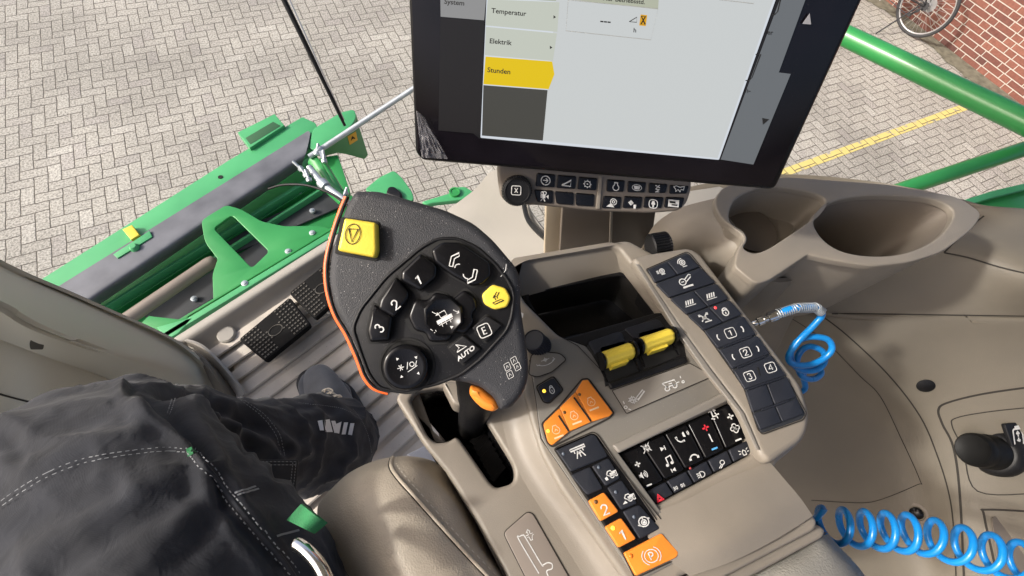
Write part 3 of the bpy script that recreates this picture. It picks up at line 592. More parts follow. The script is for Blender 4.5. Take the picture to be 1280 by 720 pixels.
# ---- big beige-brown cover left of the pedals
lt = thing('left_cover', W(100, 450, FH), 'large olive beige plastic cover with two oval screw holes left of the pedals', 'panel')
rows = [[(-90, 272, .60), (0, 330, .72), (110, 378, .86), (215, 425, 1.03), (262, 462, 1.1), (300, 500, 1.16)],
        [(-90, 276, .60), (0, 334, .72), (110, 384, .86), (210, 432, 1.03), (254, 466, 1.1), (290, 506, 1.16)],
        [(-90, 345, .54), (0, 378, .62), (50, 405, .69), (130, 436, .83), (205, 462, .99), (262, 512, 1.16)],
        [(-90, 352, .54), (0, 386, .62), (50, 412, .69), (130, 443, .84), (200, 472, 1.0), (250, 520, 1.16)],
        [(-90, 395, .60), (0, 424, .70), (60, 446, .78), (130, 470, .92), (190, 495, 1.05), (235, 535, 1.17)],
        [(-90, 404, .61), (0, 432, .71), (60, 454, .79), (130, 480, .93), (184, 505, 1.06), (226, 545, 1.18)],
        [(-90, 520, .75), (0, 540, .85), (60, 555, .9), (130, 570, 1.0), (180, 590, 1.1), (220, 620, 1.2)],
        [(-90, 720, .95), (0, 740, 1.0), (60, 755, 1.05), (130, 770, 1.1), (180, 790, 1.15), (220, 800, 1.2)]]
lo, lb = loft('cover_shell', rows, mat('olive_beige_plastic', (.47, .45, .365), .5, var=.06, vscale=5, bump=.3, bscale=1000), lt, 8, 6, .006)
for (x, y, s) in ((46, 431, 1.0), (191, 481, .72)):
    h = cast(lb, x, y, .0006); n = h[1]; pl = Pl(h[0], Vector((1, 0, 0)), n.cross(Vector((1, 0, 0)))); 
    q = [(x + 9 * s * math.cos(a_), y + (11 * s) * math.sin(a_)) for a_ in [2 * math.pi * i / 24 for i in range(24)]]
    q = [(px, min(py, y + 6 * s)) for px, py in q]
    plate('screw_hole', q, pl.up(.0003), .0014, mat('hole_shadow', (.05, .046, .035), .8), lt, .0002)
seam('panel_gap', lb, [(-20, 487), (20, 498), (60, 508)], .0035, GAP, lt)
# boot between cover and floor
loft('floor_boot', [[(214, 424, FH - .04), (240, 436, FH - .04), (268, 458, FH - .03), (300, 498, FH - .0)], [(220, 430, FH - .06), (250, 446, FH - .07), (272, 476, FH - .06), (296, 512, FH)], [(216, 440, FH - .03), (240, 460, FH), (262, 490, FH), (280, 520, FH)]], M['beige_side'], lt, 5, 5, .006)
loft('boot_lip', [[(228, 425, FH - .035), (250, 432, FH - .045), (275, 455, FH - .045), (306, 492, FH - .02)], [(225, 428, FH - .02), (245, 440, FH - .02), (270, 465, FH - .01), (298, 500, FH)]], BL, lt, 5, 3, .006)

# ---- front right corner trim, window gap, monitor post
ct = thing('corner_trim', W(620, 260, 1.0), 'pale beige moulded corner trim left of the monitor post', 'trim')
loft('trim_shell', [[(560, 262, 1.08), (592, 238, 1.02), (615, 214, .92), (650, 205, .86)],
                    [(560, 285, 1.08), (598, 262, .98), (626, 240, .86), (655, 238, .80)],
                    [(570, 315, 1.0), (608, 292, .88), (640, 276, .80), (662, 262, .76)],
                    [(600, 350, .92), (640, 322, .80), (664, 304, .74), (684, 292, .70)],
                    [(630, 380, .9), (660, 350, .78), (690, 330, .7), (712, 318, .68)]], mat('trim_plastic', (.24, .228, .205), .5, var=.05, vscale=6, bump=.25, bscale=1000), ct, 8, 6, .008)
tube('window_seal', spline([W(652, 240, .76), W(655, 255, .755), W(659, 272, .735), (W(668, 285, .71)), W(684, 299, .66), W(700, 308, .64)], 6), .005, M['black'], ct, 8)
mp = thing('monitor_post', W(740, 300, .6), 'angular beige and brown post standing under the monitor', 'post')
plate('front_strip', [(683, 235), (705, 235), (700, 330), (680, 330)], PL3((683, 235, .44), (705, 235, .44), (690, 320, .62)), .012, mat('cream_strip', (.44, .37, .27), .5), mp, .002)
plate('side_cheek', [(704, 240), (765, 244), (763, 320), (699, 330)], PL3((704, 240, .442), (765, 244, .46), (700, 325, .62)), .008, BD, mp, .0015)
plate('rear_cheek', [(766, 244), (822, 250), (812, 320), (764, 325)], PL3((766, 244, .465), (822, 250, .50), (764, 320, .63)), .008, mat('dark_brown_plastic', (.085, .07, .055), .5, var=.05), mp, .0015)
plate('edge_strip', [(764, 244), (767, 244), (764.5, 325), (761.5, 325)], PL3((764, 244, .458), (767, 244, .459), (762, 322, .62)), .004, BL, mp, .0005)

# ---- right hand side trim
st = thing('side_console', W(1150, 500, .8), 'long beige moulded side panel with screw plugs and power socket along the right wall', 'panel')
rows = [[(830, 240, .66), (960, 218, .64), (1100, 228, .60), (1215, 254, .52), (1290, 262, .50), (1420, 280, .48)],
        [(830, 262, .67), (960, 240, .65), (1100, 250, .61), (1215, 272, .53), (1290, 282, .50), (1420, 296, .48)],
        [(840, 300, .70), (960, 300, .66), (1090, 318, .60), (1190, 316, .54), (1290, 345, .50), (1420, 380, .48)],
        [(850, 360, .74), (960, 375, .70), (1060, 390, .65), (1180, 393, .60), (1290, 395, .56), (1420, 396, .52)],
        [(860, 366, .74), (965, 382, .70), (1060, 397, .653), (1180, 400, .604), (1290, 402, .564), (1420, 404, .524)],
        [(900, 450, .80), (1000, 450, .76), (1090, 455, .70), (1200, 455, .65), (1290, 450, .61), (1420, 450, .57)],
        [(930, 560, .90), (1010, 560, .86), (1110, 540, .80), (1200, 545, .73), (1290, 545, .68), (1420, 540, .63)],
        [(950, 680, .98), (1040, 680, .94), (1140, 660, .88), (1210, 660, .80), (1290, 660, .75), (1420, 660, .70)],
        [(960, 860, 1.08), (1060, 860, 1.02), (1160, 840, .96), (1220, 840, .9), (1290, 840, .84), (1420, 840, .78)]]
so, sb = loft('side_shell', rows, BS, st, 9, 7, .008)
seam('panel_gap', sb, [(1040, 392), (1100, 392.5), (1200, 394), (1300, 395)], .0022, GAP, st)
seam('panel_gap', sb, [(1180, 316), (1210, 322), (1250, 334), (1300, 346)], .0022, GAP, st)
seam('panel_gap', sb, [(1230, 270), (1210, 286), (1180, 316)], .0022, GAP, st)
seam('panel_gap', sb, [(1028, 395), (1060, 420), (1110, 468), (1150, 520), (1172, 570), (1187, 620), (1193, 670), (1196, 740)], .0022, GAP, st)
seam('panel_gap', sb, [(985, 395), (1030, 425), (1075, 470), (1100, 495), (1125, 545), (1150, 600), (1146, 606), (1095, 626), (1062, 628), (1014, 625)], .0012, GAP, st)
seam('panel_gap', sb, [(1300, 482), (1230, 492), (1185, 503), (1173, 512), (1178, 530), (1192, 560), (1200, 620), (1206, 740)], .0032, GAP, st)
seam('panel_gap', sb, [(1300, 508), (1240, 514), (1196, 522), (1190, 532), (1204, 562), (1222, 614), (1300, 616)], .0018, GAP, st)
seam('panel_gap', sb, [(1300, 640), (1234, 637), (1230, 644), (1242, 700), (1248, 740)], .0030, GAP, st)
for (x, y) in ((1157, 482),):
    h = cast(sb, x, y, .0); V, F = lathe_geo(h[0] - h[1] * .002, h[1], [(.0125, 0), (.0125, .003), (.009, .0045), (.001, .005)], 24); obj('plug', V, F, M['black'], st)
h = cast(sb, 1146, 641, 0); V, F = lathe_geo(h[0] - h[1] * .002, h[1], [(.017, 0), (.017, .003), (.013, .004), (.012, .0015)], 26); obj('screw_recess', V, F, BD, st)
V, F = lathe_geo(h[0], h[1], [(.010, 0), (.0102, .004), (.006, .007), (.001, .0075)], 20); obj('plug', V, F, M['gloss'], st)
h = cast(sb, 1043, 374, 0)
# 12 volt socket with its rubber cap
t = thing('power_socket', cast(sb, 1235, 570)[0], 'round black rubber capped power socket on the right side panel', 'socket')
hp, hn = cast(sb, 1244, 566, 0); ax = (CAM + ray(1217, 562).normalized() * ((hp - CAM).length - .052) - hp).normalized()
V, F = lathe_geo(hp - ax * .01, ax, [(.036, 0), (.036, .012), (.031, .018), (.028, .02)], 32); obj('socket_ring', V, F, M['black'], t, 40)
V, F = lathe_geo(hp, ax, [(.027, .0), (.0265, .03), (.0245, .033), (.0245, .04), (.026, .043), (.0255, .056), (.0225, .0605), (.021, .0595), (.001, .0585)], 36); obj('cap', V, F, mat('black_rubber_cap', (.006, .006, .006), .5, spec=.2, var=.2, vscale=40), t, 40)

t = thing('charge_label', cast(sb, 1275, 545)[0], 'small black plate with a white battery symbol beside the power socket', 'label')
h = cast(sb, 1275, 548, 0); pl = Pl(h[0] + h[1] * .004, (1, 0, .0), h[1].cross(Vector((1, 0, 0))))
plate('plate', [(1256, 530), (1300, 524), (1306, 570), (1272, 575)], pl, .006, M['black'], t, .001, r=3)
mark('symbol', [rect(-.7, -1, .7, 1, .3), [(-.3, -1), (-.3, -1.25), (.3, -1.25), (.3, -1)], [(0, -.6), (0, 0)], [(-.25, -.35), (0, -.65), (.25, -.35)], [(0, .6), (0, .1)], [(-.25, .35), (0, .65), (.25, .35)]], (1273, 546), (8, -1.2), (1.5, 10), pl, 1.5, M['white'], t, .0008)
# storage pocket below the socket
t = plate('pocket_liner', [(1240, 646), (1300, 645), (1310, 740), (1252, 740)], Pl(cast(sb, 1275, 690, .002)[0], (1, 0, 0), cast(sb, 1275, 690)[1].cross(Vector((1, 0, 0)))), .003, BD, st, .0006, r=4)

# ---- cup holder moulding
ch = thing('cup_holder', W(1050, 300, .5), 'beige moulded cup holder shelf with one small and one large oval well under the monitor', 'cup holder')
KH = .42
small = [(917, 252), (935, 240), (958, 234), (990, 236), (1022, 243), (1032, 252), (1022, 268), (1004, 282), (978, 300), (958, 312), (942, 316), (930, 310), (934, 300), (930, 290), (912, 275)]
big = [(1018, 282), (1022, 268), (1034, 256), (1056, 248), (1090, 244), (1130, 245), (1165, 249), (1187, 258), (1192, 270), (1180, 290), (1158, 306), (1128, 317), (1092, 320), (1056, 315), (1032, 302)]
small = [(p.x, p.y) for p in spline(small, 4, True)]; big = [(p.x, p.y) for p in spline(big, 4, True)]
outl = [(892, 250, 20), (905, 232, 10), (975, 220, 20), (1110, 230, 20), (1200, 246, 16), (1229, 267, 10), (1216, 286, 8), (1180, 314, 12), (1140, 327, 14), (1090, 333, 12), (1040, 325, 16), (1010, 318, 3), (962, 350, 6), (945, 355, 8), (918, 333, 6), (922, 312, 6), (932, 296, 8), (900, 272, 12)]
KP = HZ(KH)
plate('rim', outl, KP, .010, M['beige'], ch, .0020, holes=[small, big], res=4)
def well(name, outline, h0, depth, shrink, m):
    """an open well: wall loops getting narrower plus a floor"""
    P = [W(x, y, h0) for x, y in outline]; c_ = sum(P, Vector()) / len(P); V, F = [], []; n = len(P)
    prof = [(1.02, .002), (1.0, -.004), (.98, -.01), (.93, -.5 * depth), (shrink, -depth + .006), (shrink - .04, -depth)]
    for s, z in prof: V += [c_ + (p - c_) * s + Vector((0, 0, z - .0015)) for p in P]
    for j in range(len(prof) - 1):
        for i in range(n): F.append((j * n + i, j * n + (i + 1) % n, (j + 1) * n + (i + 1) % n, (j + 1) * n + i))
    F.append(tuple(range((len(prof) - 1) * n, len(prof) * n)))
    return obj(name, V, F, m, ch, 50)
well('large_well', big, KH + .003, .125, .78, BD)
well('small_well', small, KH + .003, .05, .92, BG)
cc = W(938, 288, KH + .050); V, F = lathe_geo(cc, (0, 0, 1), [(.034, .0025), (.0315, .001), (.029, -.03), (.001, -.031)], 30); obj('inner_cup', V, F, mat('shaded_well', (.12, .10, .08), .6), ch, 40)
# body of the moulding under the rim
def skirt(name, outline, h0, steps, m, par):
    P = [W(p[0], p[1], h0) for p in fillet(outline, 6)]; c_ = sum(P, Vector()) / len(P); n = len(P); V, F = [], []
    for s, z in steps: V += [c_ + (p - c_) * s + Vector((0, 0, z)) for p in P]
    for j in range(len(steps) - 1):
        for i in range(n): F.append((j * n + i, j * n + (i + 1) % n, (j + 1) * n + (i + 1) % n, (j + 1) * n + i))
    return obj(name, V, F, m, par, 50)
skirt('body', outl, KH + .008, [(.985, 0), (.958, -.0005), (.955, -.006), (.95, -.03), (.88, -.09), (.80, -.16)], BG, ch)
plate('back_panel', [(806, 246), (900, 232), (935, 250), (900, 300), (818, 335)], HZ(.60), .02, BL, ch, .004)
# left shoulder beside the monitor post
loft('shoulder', [[(800, 320, .52), (815, 285, .50), (845, 262, .47), (885, 250, .44), (905, 246, .43)],
                  [(812, 325, .53), (830, 296, .49), (860, 276, .46), (890, 268, .44), (908, 266, .432)],
                  [(830, 345, .56), (852, 325, .50), (880, 305, .47), (905, 296, .45), (925, 292, .44)],
                  [(868, 380, .60), (885, 360, .55), (905, 345, .50), (918, 332, .47), (925, 318, .45)],
                  [(910, 420, .68), (925, 400, .62), (940, 382, .55), (955, 366, .50), (965, 352, .46)],
                  [(960, 460, .74), (975, 430, .70), (990, 400, .64), (1005, 370, .58), (1015, 345, .52)]], BG, ch, 7, 6, .006)
#@@CONSOLE
# ================================================================== ARMREST CONSOLE
def Z5(x, y): return (640 + x / 3, 400 + y / 3)
def Z4(x, y): return (780 + x / 2.571, 280 + y / 2.571)
def Z6(x, y): return (600 + x / 3.556, 520 + y / 3.556)
def ZA(x, y): return (400 + x / 2.4, 230 + y / 2.4)
def bil(q, u, v):
    a_ = [Vector(p) for p in q]; p = a_[0].lerp(a_[1], u).lerp(a_[3].lerp(a_[2], u), v); return (p.x, p.y)
CH = .455
cn = thing('armrest_console', W(780, 500, .6), 'grey beige armrest control console crowded with black and orange keys', 'console')
PD, PLD, PS = HZ(CH), HZ(CH + .022), HZ(CH - .016)
# deck with openings for bin and keypad
binh = [(644, 327, 3), (764, 307, 6), (774, 310, 6), (834, 386, 8), (846, 410, 6), (858, 428, 6), (760, 470, 6), (733, 432, 6), (700, 420, 10), (652, 372, 10)]
kq = [(771, 566), (918, 500), (942, 567), (820, 632)]
deck = [(628, 336, 4), (655, 321, 6), (785, 299, 8), (820, 318, 4), (872, 312, 8), (1004, 484, 10), (1014, 520, 10), (1008, 548, 14), (968, 582, 8), (990, 612, 14), (1014, 640, 12), (1010, 654, 8), (850, 722, 6), (846, 760, 4), (806, 760, 4), (700, 610, 10), (676, 566, 10), (664, 528, 10), (655, 490, 10), (655, 440, 10), (640, 380, 10)]
plate('deck', deck, PD, .03, M['beige'], cn, .005, holes=[binh, kq], r=6, res=4)
# control field in a darker grey beige let into the deck
field = [(664, 450, 6), (700, 420, 10), (733, 432, 6), (760, 470, 3), (858, 428, 3), (862, 436, 4), (902, 486, 5), (771, 560, 6), (862, 690, 6), (858, 697, 4), (838, 726, 4), (808, 735, 4), (700, 582, 10), (680, 552, 10), (668, 500, 10)]
plate('control_field', [(700, 421, 8), (733, 433, 3), (760, 472, 3), (858, 429, 3), (904, 487, 5), (916, 497, 3), (770, 562, 4), (862, 688, 4), (858, 696, 4), (800, 726, 4), (806, 740, 3), (705, 590, 10), (676, 548, 14), (670, 500, 14), (662, 450, 6), (680, 428, 6)], PD, .003, M['deck'], cn, .001, raise_=.0022)
# ledge above the keypad
plate('keypad_brow', [(766, 556, 3), (915, 485, 4), (918, 497, 3), (774, 566, 3)], PD, .006, M['label'], cn, .002, raise_=.006)
# lower left apron with the gate slot
gate = [(512, 500, 3), (520, 488, 6), (548, 484, 3), (592, 488, 3), (603, 517, 5), (644, 584, 14), (643, 604, 10), (620, 610, 12), (612, 603, 6), (574, 548, 6), (569, 546, 3), (560, 552, 5), (544, 553, 5), (534, 544, 5)]
apron = [(494, 498, 6), (506, 480, 4), (560, 440, 4), (660, 400, 4), (690, 420, 4), (690, 520, 4), (700, 590, 4), (820, 760, 4), (735, 800, 4), (660, 790, 6), (632, 716, 6), (598, 652, 10), (560, 592, 8), (530, 556, 8)]
plate('apron', apron, PLD, .016, M['beige'], cn, .004, holes=[gate], r=6, res=4)
plate('apron_wall', [(497, 500), (520, 480), (560, 590), (600, 655), (640, 735), (676, 800), (690, 790), (560, 560)], HZ(CH + .038), .07, BG, cn, .002)
plate('gate_floor', [(505, 490), (600, 480), (660, 600), (620, 625)], HZ(CH + .10), .005, M['pit'], cn, .001)
# dark gate lining: a real wall around the slot
def wall_ring(name, outline, h0, h1, m, par, s1=1.0, s0=1.012):
    P = [W(p[0], p[1], h0) for p in fillet(outline, 6)]; c_ = sum(P, Vector()) / len(P); n = len(P)
    V = [c_ + (p - c_) * s0 for p in P] + [c_ + (p - c_) * s1 + Vector((0, 0, h0 - h1)) for p in P]
    return obj(name, V, [(i, (i + 1) % n, n + (i + 1) % n, n + i) for i in range(n)], m, par, 50)
wall_ring('gate_lining', gate, CH + .026, CH + .10, M['gloss'], cn)
for (q) in ([Z6(0, 60), Z6(0, 62), (0, 0)],): pass
rb = []
for i in range(7):
    p = bil([(585, 545), (603, 535), (636, 598), (620, 606)], .5, .1 + .12 * i); V, F = box_geo(W(*p, CH + .075), (.009, .004, 0), (.0014, -.003, 0), (0, 0, .003)); rb.append((V, F))
obj('gate_ribs', *join(rb), M['black'], cn, 0)
# slope between apron and deck
loft('ridge_fairing', [[(655, 440, CH + .004), (664, 500, CH + .003), (673, 545, CH + .002), (698, 588, CH + .002), (750, 660, CH + .002), (812, 750, CH + .002)],
                       [(652, 442, CH + .006), (658, 502, CH + .006), (666, 548, CH + .006), (690, 592, CH + .006), (742, 664, CH + .006), (802, 754, CH + .006)],
                       [(640, 446, CH + .018), (640, 508, CH + .018), (650, 556, CH + .018), (674, 602, CH + .018), (724, 672, CH + .018), (780, 762, CH + .018)],
                       [(628, 450, CH + .0215), (626, 512, CH + .0215), (638, 566, CH + .0215), (660, 610, CH + .0215), (706, 682, CH + .0215), (760, 770, CH + .0215)]], BG, cn, 7, 4, .006)
# pattern plate
pp = plate('pattern_plate', [Z6(105, 520), Z6(210, 428), Z6(235, 435), Z6(420, 760), Z6(240, 790)], PLD, .0016, mat('pattern_film', (.245, .21, .18), .3, var=.03), cn, .0006, raise_=.0012, r=6)
PP = PLD.up(.0012)
def Zs(pts, f): return [f(*p) for p in pts]
def mark_px(name, lines, pl, wpx, m, par, lift=.0004):
    """lines already in photo pixels"""
    V, F = strokes_geo(lines, (0, 0), (1, 0), (0, 1), pl, wpx, lift); return obj(name, V, F, m, par, 0)
trk = [(p.x, p.y) for p in spline([Vector(Z6(*p)) for p in [(262, 700), (172, 548), (176, 536), (190, 530), (203, 542), (272, 658), (280, 662), (300, 652), (318, 656), (322, 668), (318, 680), (296, 694), (330, 760)]], 4)]
mark_px('pattern', [trk], PP, .9, M['white'], pp)
cxx, cyy = Z6(220, 530)
mark('symbol', [[(-1, -.2), (-.2, -.2), (-.2, -.8), (-.5, -.8), (.1, -1.5), (.5, -.8), (.3, -.8), (.3, -.3), (1, -.2)], [(-.8, .3), (-.3, .3), (-.2, 1.3), (.3, 1.3), (.3, .9), (.7, .2), (1.1, .2)]], (cxx, cyy), (4.6, -2), (2, 4.6), PP, .8, M['white'], pp)

# ---- bin
wall_ring('bin_side', binh, CH + .012, CH + .06, M['black'], cn, 1.0, 1.004)
loft('bin_slope', [[(628, 332, CH + .004), (644, 327, CH + .004), (704, 317, CH + .004), (762, 307, CH + .004), (775, 310, CH + .004), (804, 348, CH + .004), (834, 386, CH + .004), (850, 410, CH + .004)],
                   [(636, 376, CH + .031), (651, 372, CH + .031), (706, 357, CH + .031), (764, 343.5, CH + .031), (781, 343.5, CH + .031), (806, 362, CH + .031), (838, 390, CH + .031), (854, 412, CH + .031)]], M['beige'], cn, 6, 4, .0015, smooth=60)
bn = [(658, 368, 8), (764, 346, 6), (780, 344, 8), (833, 388, 6), (822, 396, 6), (690, 424, 6)]
bn2 = [(651, 372, 12), (762, 341, 8), (782, 341, 10), (848, 392, 6), (824, 410, 5), (700, 436, 8)]
bn2 = [(632, 370, 12), (762, 336, 8), (786, 336, 10), (852, 390, 6), (838, 425, 5), (690, 445, 8)]
plate('bin_rim', bn2, HZ(CH + .030), .004, M['black'], cn, .0018, holes=[bn], res=3)
wall_ring('bin_wall', bn, CH + .0305, CH + .09, mat('bin_black', (.016, .015, .014), .55, bump=.5, bscale=400, var=.2, speck=((.2, .19, .17), 300, .05)), cn, .93, 1.01)
plate('bin_floor', [(640, 350), (860, 340), (860, 420), (690, 450)], HZ(CH + .092), .003, M['black'], cn, .001)

# ---- rocker lever block
lv = plate('lever_base', [(733, 431, 4), (838, 389, 6), (850, 398, 6), (860, 452, 3), (764, 485, 3)], PD, .012, M['black'], cn, .002, raise_=.003)
PBs = PD.up(.003)
plate('bin_bridge', [(700, 424, 5), (822, 390, 4), (842, 394, 4), (850, 404, 4), (740, 436, 6), (712, 432, 5)], PD, .006, M['black'], cn, .002, raise_=-.001)
for q in ([Z5(285, 82), Z5(400, 42), Z5(415, 50), Z5(440, 130), Z5(325, 150)], [Z5(420, 32), Z5(540, -4), Z5(555, 2), Z5(600, 60), Z5(470, 80)]):
    plate('blank_plate', q, PBs, .0022, M['key'], cn, .0008, raise_=.001, r=4)
def lever(q, dx):
    """half drum finger lever: side cheeks, pit and a curved yellow grip"""
    (x0, y0), (x1, y1), (x2, y2), (x3, y3) = q
    plate('lever_pit', [(x0 - 3, y0 - 2), (x1 + 3, y1 - 2), (x2 + 4, y2 + 22), (x3 - 2, y3 + 27)], PBs, .002, M['pit'], cn, .0005, raise_=.001)
    pt = HZ(CH - .024)
    P = [pt.p(*p) for p in q]; cL, cR = (P[0] + P[3]) / 2, (P[1] + P[2]) / 2; U_ = (cR - cL).normalized(); Bk = ((P[0] - P[3]) + (P[1] - P[2])).normalized(); Bk = (Bk - U_ * Bk.dot(U_)).normalized()
    r = (P[0] - P[3]).length * .5; hz = .0125; zc = Vector((0, 0, -hz))
    def sec(k, grip=True):
        out = []
        for i in range(33):
            th = R_(-118 + 196 * i / 32); g = 1 - (.035 * (1 + math.sin(th * 9)) if grip and -1.2 < th < .9 else .02)
            out.append(Bk * math.sin(th) * r * k * g + Vector((0, 0, math.cos(th) * hz * k * g)))
        return out
    V, F = [], []; n = 33; nu = 16; L_ = (cR - cL)
    for i in range(nu + 1):
        u = i / nu; e = abs(2 * u - 1); k = 1 - .16 * max(0, (e - .86) / .14) ** 2
        V += [cL + L_ * (.02 + .96 * u) + zc + p for p in sec(k)]
    for i in range(nu): F += [(i * n + k, i * n + (k + 1) % n, (i + 1) * n + (k + 1) % n, (i + 1) * n + k) for k in range(n)]
    F += [tuple(range(n)), tuple(range(nu * n, nu * n + n))]
    g = obj('finger_lever', V, F, M['yellow'], cn, 50)
    f0 = cL + L_ * .2 + zc - Bk * r * .92; f1 = cL + L_ * .72 + zc - Bk * r * .92
    gm_ = box_geo((f0 + f1) / 2 + Vector((0, 0, -.002)), (f1 - f0) / 2, -Bk * .0025, Vector((0, 0, .006))); obj('lever_tongue', *gm_, M['yellow'], g, 0)
    for c0_ in (cL - U_ * .0012, cR + U_ * .0012):
        S_ = [c0_ + zc + p for p in sec(1.13, False)]; S_ = [p for p in S_] ; f_ = S_[-1].copy(); f_.z = EYE - CH + .004; q_ = S_[0] - Bk * .012; q_.z = EYE - CH + .004; S_ += [f_, q_]
        m_ = len(S_); V = [p - U_ * .0011 for p in S_] + [p + U_ * .0011 for p in S_]; F = [tuple(range(m_)), tuple(range(2 * m_ - 1, m_ - 1, -1))] + [(i, (i + 1) % m_, m_ + (i + 1) % m_, m_ + i) for i in range(m_)]
        obj('lever_cheek', V, F, M['gloss'], cn, 50)
lever([(753, 436), (792, 424), (797, 441), (759, 456)], 0)
lever([(801, 418), (842, 406), (847, 422), (807, 437)], 0)
plate('base_lip', [(760, 478, 2), (857, 444, 2), (861, 452, 2), (764, 486, 2)], PD, .006, M['black'], cn, .002, raise_=.006)
# label film in front of the levers
lf = plate('label_film', [(765, 488, 2), (862, 454, 2), (892, 470, 2), (783, 517, 3)], PD, .001, M['label'], cn, .0003, raise_=.003)
PF = PD.up(.003)
mark('symbol', [arc(-.2, 0, .5, 0, 360, 6), [(-.9, 0), (.5, 0)], [(-.2, -.7), (-.2, .7)], [(-.7, -.5), (.3, .5)], [(.3, -.1), (1.7, -1.1), (1.9, -.8), (.5, .3), (.3, -.1)], [(-1.6, -.3), (-1.6, .2)], arc(-1.6, .8, .22), [(-1.3, 1.2), (-1.0, 1.5)]], Z5(458, 298), (8, -2.6), (2.8, 7), PF, 1.1, M['white'], lf)
mark('symbol', [[(-1.2, -.6), (.7, -.6), (.9, .2), (-.7, .2), (-1.2, -.6)], arc(-.7, .5, .35), arc(.5, .45, .3), [(-.3, -.2), (.2, -.2)], [(.9, 0), (1.3, 0)], [(1.7, -.9), (1.7, -.5)], arc(1.85, .2, .18)], Z5(596, 242), (8, -2.6), (2.4, 7), PF, 1.1, M['white'], lf)

# ---- round dial beside the grip with its small legend
def knob(name, px, py, h, r, hh, m, par, lean=(0, 0, 1), ridges=44, cap=True):
    V, F = lathe_geo(W(px, py, h), lean, [(r * 1.06, 0), (r * 1.06, .002), (r, .003, 1), (r * .97, hh - .003, 1), (r * .93, hh - .001), (r * .86, hh), (r * .82, hh - .0012), (r * .3, hh - .0018), (.0001, hh - .0018)], ridges * 4, 1, r * .09)
    return obj(name, V, F, m, par, 35)
knob('rotary_dial', 675, 434, CH + .004, .0120, .022, M['key'], cn, (-.45, .22, 1), 30)
pl_ = plate('dial_legend', [Z5(62, 205), Z5(72, 130), Z5(110, 118), Z5(180, 125), Z5(205, 148), Z5(150, 195), Z5(95, 214)], PD, .002, M['label'], cn, .0006, raise_=.0032, r=4)
mark('symbol', [arc(0, .2, 1.3, 25, 155, 10), [(-1.35, .5), (-1.3, .9), (-.9, .9)], [(1.1, .2), (1.3, .7), (.9, .9)], arc(0, .1, .25), [(-.6, .1), (.6, .1)], [(0, -.5), (0, .7)]], Z5(124, 148), (8.5, -3), (1.6, 4.5), PD.up(.0032), .8, M['white'], pl_)
mark('symbol', [[('F')[0], (-1, -.2), (0, -1), (.8, -.3), (.3, .8), (-.6, .9)]], (652, 394), (3.2, -1), (1, 4), PD.up(.0023), .8, M['white'], cn)
# lock key
lk = plate('lock_key', [Z5(95, 250), Z5(155, 215), Z5(188, 262), Z5(138, 308), Z5(120, 304)], PD, .004, M['key'], cn, .001, raise_=.0045, r=4)
mark('symbol', [arc(0, .2, .75), arc(0, -.45, .5, 180, 360, 8), ['F', (-.12, 0), (.12, 0), (.12, .5), (-.12, .5)]], Z5(149, 261), (3.6, -1.2), (1.6, 5), PD.up(.0045), 1.1, M['white'], lk)
def led(px, py, m, par, r=.0018, lift=.0045, pl=PD):
    V, F = lathe_geo(pl.up(lift - .0005).p(px, py), pl.n, [(r, 0), (r, .0008), (r * .5, .0014), (.0001, .0015)], 14); return obj('indicator_light', V, F, m, par, 60)
led(*Z5(120, 267), M['led'], lk)
# orange engine keys
qs = [([Z5(118, 388), Z5(179, 329), Z5(216, 417), Z5(150, 470), Z5(135, 455)], (166, 415), (135, 417), 'led'),
      ([Z5(180.5, 327.5), Z5(238, 270), Z5(299, 381), Z5(217.5, 416.5)], (234, 362), (196, 347), 'ledoff'),
      ([Z5(239.5, 268.5), Z5(265, 226), Z5(284, 224), Z5(378, 348), Z5(366, 360), Z5(300.5, 380.5)], (298, 310), (252, 280), 'ledoff')]
for i, (q, c_, l_, lm) in enumerate(qs):
    k = plate('engine_key', q, PD, .005, M['orange'], cn, .0004, raise_=.005, r=(3 if i == 0 else 1.2))
    px, py = Z5(*c_); PU = PD.up(.005)
    marks = [arc(0, -.1, .85, -60, 240, 14), [(-.5, -.85), (-.4, -1.25), (.4, -1.25), (.5, -.85)], [(-.35, .1), (0, -.35), (.35, .1)], ['F', (-1.1, 1.35), (1.1, 1.35), (1.1, 1.75), (-1.1, 1.75)]]
    mark('symbol', marks, (px, py), (5.2, -2.0), (2.2, 5.0), PU, .75, mat('pale_print', (.85, .62, .38), .6) if i == 0 else bpy.data.materials['pale_print'], k)
    led(*Z5(*l_), M[lm], k, .0016, .005)
for (a_, b_) in (((175, 358), (213, 416)), ((233, 290), (297, 380))):
    plate('divider', [Z5(a_[0] - 2, a_[1] + 2), Z5(a_[0] + 2, a_[1] - 2), Z5(b_[0] + 2, b_[1] - 2), Z5(b_[0] - 2, b_[1] + 2)], PD, .002, M['pit'], cn, .0004, raise_=.0058)
